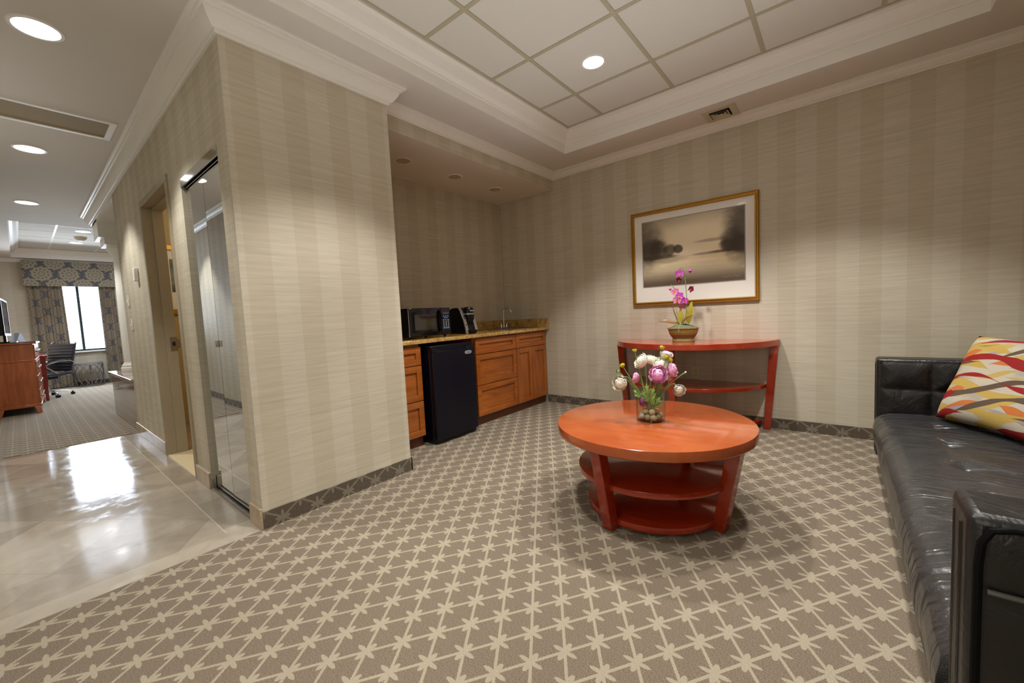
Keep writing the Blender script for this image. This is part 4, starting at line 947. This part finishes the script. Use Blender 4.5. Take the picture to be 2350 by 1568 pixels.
def quilt(o, du, dv, W, H, ub, vb, nrm, amp=.016, nu=60, nv=40, rnd=.03):
    o, du, dv, nm = Vector(o), Vector(du), Vector(dv), Vector(nrm)
    def f(u, v):
        a, b = u*W, v*H
        da = min(abs(a-q) for q in [0, W]+list(ub)); db = min(abs(b-q) for q in [0, H]+list(vb))
        h = amp*min(1-math.exp(-da/rnd), 1-math.exp(-db/rnd))
        return tuple(o+du*a+dv*b+nm*h)
    return MB().grid(f, nu, nv)
for k, (y0, y1) in enumerate(((SY0, SY0+AW), (SY1-AW, SY1))):
    a = part('armrest', MB().box(S0, S1, y0, y1, .112, AZ), M['leather2'], sofa, bevel=.016, seg=3)
    inner = y1 if k == 0 else y0; s_ = 1 if k == 0 else -1
    part('padded_panel', quilt((S0+.018, inner+s_*.0, .36), (1,0,0), (0,0,1), .66, .325, [.215, .43], [.17], (0, s_, 0), .018), M['leather2'], a, ang=80)
    outer = y0 if k == 0 else y1
    part('outer_panel', quilt((S0+.018, outer-s_*(-.001), .125), (1,0,0), (0,0,1), S1-S0-.04, AZ-.125-.02, [], [.45], (0, -s_, 0), .008, rnd=.014), M['leather2'], a, ang=80)
    yy = outer-s_*.002
    part('piping', MB().tube([(S0+.012,yy,.125),(S0+.012,yy,.62),(S0+.015,yy,.66),(S0+.026,yy,.683),(S0+.05,yy,.691),(S1-.03,yy,.691)], .006, 8), M['piping'], a)
    part('seam', MB().tube([(S0+.022,outer-s_*.007,.58),(S1-.03,outer-s_*.007,.58)], .0045, 8), plain('grey_seam_piping', srgb(92,90,88), .35), a)
    part('welt', MB().tube([(S0+.003,(y0+y1)/2-.02,.13),(S0+.003,(y0+y1)/2-.02,.672)], .006, 8).tube([(S0+.003,(y0+y1)/2+.035,.13),(S0+.003,(y0+y1)/2+.035,.672)], .005, 8), M['leather2'], a)
bk = part('backrest', MB().box(.875, S1, SY0+AW, SY1-AW, .205, AZ), M['leather2'], sofa, bevel=.03, seg=4)
part('padded_panel', quilt((.876, SY0+AW+.005, .385), (0,1,0), (0,0,1), SY1-SY0-2*AW-.01, .30, [.325*k+.04 for k in range(1,7)], [.15], (-1,0,0), .022, 160, 30), M['leather2'], bk, ang=80)
for x in (S0+.09, S1-.09):
    for y in (SY0+.08, SY1-.08): part('leg', MB().box(x-.025, x+.025, y-.025, y+.025, 0, .114), M['chrome'], sofa, bevel=.003)

def cushionmat():
    g = G('wavy_ribbon_print', .8, spec=.2); p = g.objc(); u, v = p[0], p[1]
    c = None; col = srgb(222,212,186)
    nz = g.noise(g.comb(u, v), 5.0, 2); cur = g.mix(g.sstep(nz, .45, .6), srgb(192,184,166), srgb(172,164,148))
    lay = [(srgb(190,164,92), 12.0, .3, 3.4, .035, .36), (srgb(196,116,62), 9.4, 1.9, 4.2, .035, .30), (srgb(160,152,158), 10.6, 2.6, 3.3, .04, .14), (srgb(188,160,84), 9.9, 4.1, 3.9, .035, .26), (srgb(96,80,66), 10.9, .9, 3.6, .04, .24), (srgb(148,38,36), 10.3, 3.3, 3.8, .038, .28)]
    for i, (cc, k, ph, fr_, am, wd) in enumerate(lay):
        wav = g.m('MULTIPLY', g.m('SINE', g.m('ADD', g.m('MULTIPLY', u, fr_*2.6), ph)), am*1.15)
        n1 = g.noise(g.comb(g.m('MULTIPLY', u, 2.6), g.m('MULTIPLY', v, 2.0), float(i)*3.7), 1.0, 1)
        w_ = g.m('ADD', g.m('ADD', v, wav), g.m('ADD', g.m('MULTIPLY', n1, .09), g.m('MULTIPLY', u, -.16)))
        f = g.m('FRACT', g.m('ADD', g.m('MULTIPLY', w_, k), ph*.37))
        row = g.m('FLOOR', g.m('ADD', g.m('MULTIPLY', w_, k), ph*.37))
        n2 = g.noise(g.comb(g.m('MULTIPLY', u, 5.0), g.m('MULTIPLY', row, 3.1), float(i)*7.3), 1.0, 0)
        width = g.m('MULTIPLY', g.sstep(n2, .38, .62), wd)
        msk = g.m('LESS_THAN', g.m('ABSOLUTE', g.m('SUBTRACT', f, .5)), g.m('MULTIPLY', width, .78))
        cur = g.mix(msk, cur, cc)
    wv = g.noise(g.comb(g.m('MULTIPLY', u, 500.0), g.m('MULTIPLY', v, 500.0)), 1.0, 1); kk = g.m('ADD', .9, g.m('MULTIPLY', wv, .2))
    g.col(g.mix(1.0, cur, g.comb(kk, kk, kk), 'MULTIPLY')); g.bump(wv, .2, .002); return g.mat
W_, H_ = .50, .47
def pil(u, v, s):
    a, b = (u-.5)*2, (v-.5)*2
    px = (1-.055*(1-abs(b))**1.0*abs(a)**2); py = (1-.055*(1-abs(a))*abs(b)**2)
    t_ = .072*((1-a**4)*(1-b**4))**.55 if abs(a) < 1 and abs(b) < 1 else 0
    return ((u-.5)*W_*px+W_/2, (v-.5)*H_*py+H_/2, s*t_)
pb = MB().grid(lambda u, v: pil(u, v, 1), 34, 34).grid(lambda u, v: pil(u, v, -1), 34, 34)
pbm = _mesh(pb, 'throw_pillow', cushionmat(), ang=80)
bmx = bmesh.new(); bmx.from_mesh(pbm.data); bmesh.ops.remove_doubles(bmx, verts=bmx.verts[:], dist=.0006); bmesh.ops.recalc_face_normals(bmx, faces=bmx.faces[:]); bmx.to_mesh(pbm.data); bmx.free()
for pp in pbm.data.polygons: pp.use_smooth = True
BL = Vector((.405, 3.09, .408)); ux = Vector((.51, -.86, .0)).normalized(); up0 = Vector((.17, .085, .43)); up = (up0-ux*up0.dot(ux)).normalized(); nz_ = ux.cross(up)
Mx = Matrix((ux, up, nz_)).transposed().to_4x4(); Mx.translation = BL; pbm.matrix_world = Mx
pbm['label'] = 'square throw pillow printed with red, orange and yellow waves on the sofa'; pbm['category'] = 'pillow'
# ------------------------------------------------------------------ far room
def damask(name, c0, c1, per=.24):
    g = G(name, .8, spec=.2); p = g.objc(); y, z = p[1], p[2]
    # round medallions on a half drop lattice, broken into leafy scrolls
    a = g.m('DIVIDE', y, per); b = g.m('DIVIDE', z, per*1.25)
    S = g.m('ADD', a, b); T = g.m('SUBTRACT', a, b)
    ds = g.m('SUBTRACT', S, g.m('ROUND', S)); dt = g.m('SUBTRACT', T, g.m('ROUND', T))
    du = g.m('MULTIPLY', g.m('ADD', ds, dt), per*.5); dv = g.m('MULTIPLY', g.m('SUBTRACT', ds, dt), per*.625)
    r = g.m('SQRT', g.m('ADD', g.m('POWER', du, 2.0), g.m('POWER', dv, 2.0))); an = g.m('ARCTAN2', dv, du)
    edge = g.m('ADD', per*.40, g.m('MULTIPLY', g.m('SINE', g.m('MULTIPLY', an, 14.0)), per*.03))
    inside = g.m('LESS_THAN', r, edge)
    pet = g.m('SINE', g.m('ADD', g.m('MULTIPLY', an, 10.0), g.m('MULTIPLY', r, 1.5*PI/per*6)))
    ring = g.m('SINE', g.m('MULTIPLY', r, 2*PI/(per*.14)))
    fig = g.m('GREATER_THAN', g.m('ADD', pet, ring), -1.1)
    n = g.noise(g.comb(p[0], y, z), 60, 2); msk = g.m('MULTIPLY', inside, fig)
    g.col(g.mix(msk, c0, g.mix(n, c1, tuple(k*.8 for k in c1[:3])+(1,)))); return g.mat
M['dam'] = damask('grey_damask_fabric', srgb(92,90,92), srgb(158,148,126), .37)
M['dam2'] = damask('grey_damask_curtain', srgb(104,100,102), srgb(152,138,114), .28)
vl = thing('window_valance', 'grey damask box valance over the far window', 'valance', (WX, .77, 2.33))
part('face_board', MB().box(WX+.15, WX+.165, .15, 1.50, 2.085, 2.585), M['dam'], vl, bevel=.004)
for y in (.15, 1.485): part('return', MB().box(WX, WX+.15, y, y+.015, 2.085, 2.585), M['dam'], vl, smooth=False)
part('top_board', MB().box(WX, WX+.15, .165, 1.485, 2.57, 2.585), M['white'], vl, smooth=False)
def curtain(label, y0, y1, n, xo=0, skew=0.0):
    mb = MB()
    def f(u, v):
        z = .02+2.08*v; ph = 2*PI*n*u
        y = y0+(y1-y0)*u+.012*sin(2*ph)+skew*(1-v)*(u)
        return (WX+.085+xo+.032*sin(ph)*(1.1-.25*v)+.008*sin(3.1*ph), y, z)
    mb.grid(f, n*14, 12); mb.grid(lambda u, v: tuple(Vector(f(u, v))-Vector((.004,0,0))), n*14, 12)
    t = thing('curtain', label, 'curtain', (WX+.085, (y0+y1)/2, 0), group='damask curtains at the far window')
    part('panel', mb, M['dam2'], t, ang=80)
curtain('wide grey damask curtain gathered on the left of the far window', .185, .655, 5, skew=.03)
curtain('narrow grey damask curtain on the right of the far window', 1.178, 1.42, 3, skew=.02)
bm_ = thing('column', 'round white column standing on the marble half wall', 'column', (-7.36, .985, .575))
CC = (-7.36, .985, 0)
part('shaft', MB().lathe([(.128,.68),(.128,1.6),(.118,2.02)], CC, 32), M['white'], bm_)
part('base', MB().lathe([(.165,.5755),(.165,.61),(.158,.625),(.150,.63),(.155,.645),(.140,.66),(.128,.685)], CC, 32), M['white'], bm_)
part('capital', MB().lathe([(.118,2.0),(.120,2.05),(.128,2.08),(.155,2.13),(.175,2.16),(.175,2.175),(.165,2.18),(.168,2.2)], CC, 32).box(-7.36-.2, -7.36+.2, .785, 1.185, 2.2, 2.289), M['white'], bm_)

# dresser, turned slightly towards the corridor
M['cherry'] = wood('cherry_veneer', srgb(150,74,34), srgb(182,102,54), 'z', .3, 1.2)
ds_ = thing('dresser', 'tall cherry wood dresser with splayed feet at the left edge of the far room', 'dresser', (-8.80, .122, 0), rotz=rad(-2.6), local=True)
L_, D_ = 1.35, .385
part('case', MB().box(-L_, 0, -D_, -.004, .10, .985), M['cherry'], ds_, smooth=False, bevel=.004)
part('top', MB().box(-L_-.02, .015, -D_-.0, .03, .985, 1.012), M['cherry'], ds_, bevel=.006)
part('glass_top', MB().box(-L_-.02, .012, -D_, .028, 1.012, 1.019), M['blackgloss'], ds_, smooth=False)
part('waist_moulding', MB().box(-L_-.006, .006, -D_, .008, .742, .765), M['cherry'], ds_, bevel=.004)
part('plinth', MB().box(-L_-.008, .010, -D_, .012, .10, .135), M['cherry'], ds_, bevel=.004)
for k in range(3):
    for (z0, z1) in ((.15,.33),(.345,.53),(.545,.735),(.775,.975)):
        if k == 2 and z0 < .7: continue
        d = part('drawer', MB().box(-.44-.445*k, -.02-.445*k, -.004, .010, z0, z1), M['cherry'], ds_, smooth=False, bevel=.003)
        for x in (-.12, -.34): part('knob', MB().ball((x-.445*k, .024, (z0+z1)/2), .014, n=10, m=6), M['brushed'], d)
part('door', MB().box(-.44-.89, -.02-.89, -.004, .010, .15, .735), M['cherry'], ds_, smooth=False, bevel=.003)
for x in (-.03, -L_+.03):
    for y in (-.03, -D_+.03):
        sx_ = 1 if x > -.5 else -1; sy_ = 1 if y > -.2 else -1
        part('foot', MB().hexa([(x-.03+sx_*.03,y-.02+sy_*.02,0),(x+.03+sx_*.03,y-.02+sy_*.02,0),(x+.03+sx_*.03,y+.02+sy_*.02,0),(x-.03+sx_*.03,y+.02+sy_*.02,0)], [(x-.045,y-.03,.101),(x+.04,y-.03,.101),(x+.04,y+.03,.101),(x-.045,y+.03,.101)]), M['cherry'], ds_, smooth=False, bevel=.003)
tv = thing('television', 'black flat television seen from its edge on top of the dresser', 'television', (-9.35, -.10, 1.02), rotz=rad(-3), local=True)
part('cabinet', MB().box(-.5, .36, -.05, .0, .10, .62), M['black'], tv, bevel=.006)
part('screen', MB().box(-.48, .34, .0, .004, .13, .60), M['blackgloss'], tv, smooth=False)
part('bezel', MB().box(-.5, .36, 0, .008, .10, .13).box(-.5, .36, 0, .008, .60, .62).box(.34, .36, 0, .008, .13, .60).box(-.5, -.48, 0, .008,   .13, .60), M['black'], tv, smooth=False)
part('stand', MB().box(-.12, -.02, -.04, -.01, .01, .12).box(-.25, .12, -.11, .08, 0, .012), M['black'], tv, bevel=.003)
def papermat():
    g = G('white_card_stock', .7); g.b.inputs['Base Color'].default_value = (.85,.85,.88,1); tr = g.n('ShaderNodeBsdfTranslucent'); tr.inputs[0].default_value = (.9,.9,.95,1)
    mx = g.n('ShaderNodeMixShader'); mx.inputs[0].default_value = .5; g.link(g.b.outputs[0], mx.inputs[1]); g.link(tr.outputs[0], mx.inputs[2]); g.link(mx.outputs[0], g.out.inputs[0]); return g.mat
tc = thing('tent_card', 'folded white card standing like a tent on the dresser', 'card', (-9.0, -.005, 1.0192), rotz=rad(38), local=True)
part('card', MB().hexa([(-.045,-.062,0),(.045,-.062,0),(.045,-.058,0),(-.045,-.058,0)], [(-.045,-.004,.13),(.045,-.004,.13),(.045,.0,.132),(-.045,.0,.132)]).hexa([(-.045,.058,0),(.045,.058,0),(.045,.062,0),(-.045,.062,0)], [(-.045,.0,.132),(.045,.0,.132),(.045,.004,.13),(-.045,.004,.13)]), papermat(), tc, smooth=False)

# writing desk
wd = thing('writing_desk', 'red lacquer writing desk behind the dresser beside the office chair', 'desk', (-10.95, .0, 0))
RM = lacquer('dark_red_lacquer', srgb(120,14,10), srgb(150,26,18), .25)
part('desktop', MB().box(-11.65, -10.24, OY+.01, .275, .735, .768), RM, wd, bevel=.004)
part('apron', MB().box(-11.6, -10.29, OY+.04, .235, .674, .735), RM, wd, smooth=False)
for x, sx_ in ((-10.30, 1), (-11.6, -1)):
    for y, sy_ in ((.225, -1), (OY+.06, 1)):
        part('leg', MB().hexa([(x-.018,y-.018+sy_*-.0,.0),(x+.018,y-.018,.0),(x+.018,y+.018,.0),(x-.018,y+.018,.0)], [(x-.032,y-.032,.735),(x+.03,y-.032,.735),(x+.03,y+.032,.735),(x-.032,y+.032,.735)]), RM, wd, smooth=False, bevel=.002)

# office chair
oc_ = thing('office_chair', 'black ribbed office chair with chrome arms and casters by the far window', 'chair', (-10.87, .245, 0), rotz=math.atan2(-.8, .6)-PI/2, local=True)
lth = plain('charcoal_vinyl', srgb(40,40,48), .4, var=.1)
def ribbed(o, up, W, H, th, nrib, curve):
    # local frame: x across, surface runs along 'up' from o
    o, up = Vector(o), Vector(up).normalized(); nm = Vector((1,0,0)).cross(up)
    def f(s):
        def g_(u, v):
            r_ = .010*abs(sin(PI*v*nrib))**.6; c_ = curve*(1-(2*u-1)**2)
            return tuple(o+Vector((1,0,0))*(u-.5)*W+up*(v*H)+nm*(s*(th/2+r_)-c_))
        return g_
    mb = MB().grid(f(1), 9, nrib*6+1).grid(f(-1), 9, nrib*6+1)
    e = [tuple(o+Vector((1,0,0))*(q)*W*.5+up*(H*k)) for q in (-1,1) for k in (0,1)]
    mb.tube([e[0], e[1]], th/2+.004, 8).tube([e[2], e[3]], th/2+.004, 8)
    return mb
# chair faces local +y
part('seat', ribbed((0,-.21,.40), (0,1,.02), .47, .44, .045, 7, .012), lth, oc_, ang=80)
part('backrest', ribbed((0,-.215,.44), (0,-.24,1), .45, .50, .03, 9, .03), lth, oc_, ang=80)
part('back_frame', MB().tube([(-.232,-.10,.385),(-.234,-.2,.385),(-.234,-.25,.42),(-.234,-.235,.48),(-.232,-.34,.95),(-.2,-.345,.965)], .012, 8).tube([(.232,-.10,.385),(.234,-.2,.385),(.234,-.25,.42),(.234,-.235,.48),(.232,-.34,.95),(.2,-.345,.965)], .012, 8), M['chrome'], oc_)
for s_ in (-1, 1):
    ar = part('armrest', MB().tube([(s_*.238,-.262,.60),(s_*.262,-.18,.63),(s_*.268,-.02,.635),(s_*.268,.12,.61),(s_*.265,.20,.575),(s_*.262,.17,.54),(s_*.245,-.02,.39)], .011, 8), M['chrome'], oc_)
    part('arm_pad', MB().tube([(s_*.268,-.1,.648),(s_*.268,.1,.632),(s_*.268,.18,.60)], .016, 8, flat=.6), M['black'], ar)
part('tilt_mechanism', MB().box(-.09, .09, -.12, .10, .315, .372), M['black'], oc_, bevel=.01)
part('gas_lift', MB().cyl((0,0,.09),(0,0,.20),.028,None,14).cyl((0,0,.2),(0,0,.32),.017,None,14), M['chrome'], oc_)
bs = part('star_base', MB().cyl((0,0,.075),(0,0,.115),.04,None,16), M['chrome'], oc_)
for k in range(5):
    a = 2*PI*k/5+.35; d = Vector((cos(a), sin(a), 0))
    part('spoke', MB().tube([tuple(d*.03+Vector((0,0,.105))), tuple(d*.18+Vector((0,0,.10))), tuple(d*.30+Vector((0,0,.075)))], [.02,.017,.012], 8, flat=.6), M['chrome'], bs)
    c = d*.30; p_ = Vector((-d.y, d.x, 0))
    part('caster', MB().cyl(tuple(c-p_*.024+Vector((0,0,.028))), tuple(c+p_*.024+Vector((0,0,.028))), .028, None, 14).cyl(tuple(c+Vector((0,0,.045))), tuple(c+Vector((0,0,.078))), .008, None, 8), M['black'], bs)

# scroll side table against the window wall
st = thing('side_table', 'half round wrought iron side table with scroll work under the far window', 'side table', (WX+.12, .87, 0))
iron = plain('pewter_iron', srgb(120,118,122), .4, .6)
R_ = .225; sc_x = WX+.11
def rim(a, z, k=1.0): return (sc_x+.40*sin(a)*k, .885-.215*cos(a), z)
part('glass_top', MB().prism([(rim(PI*i/24, 0)[0], rim(PI*i/24, 0)[1]) for i in range(25)], .476, .486), plain('smoked_glass_top', srgb(40,42,58), .05), st, smooth=False)
part('rim', MB().tube([rim(PI*i/24, .468) for i in range(25)], .010, 8).tube([rim(PI*i/24, .015) for i in range(25)], .010, 8), iron, st)
for a in (.12, PI/2, PI-.12): part('leg', MB().tube([rim(a, 0), rim(a, .468)], .011, 8), iron, st)
scr = MB()
for k in range(6):
    a0 = .12+(PI-.24)*(k+.5)/6
    for s_ in (-1, 1):
        scr.tube([rim(a0+s_*da, z) for da, z in ((.02,.455),(.16,.43),(.19,.39),(.12,.36),(.0,.33),(-.12,.30),(-.22,.25),(-.24,.2),(-.18,.15),(-.05,.10),(.05,.07),(.10,.045),(.05,.022))], .0065, 6)
part('scroll_work', scr, iron, st)
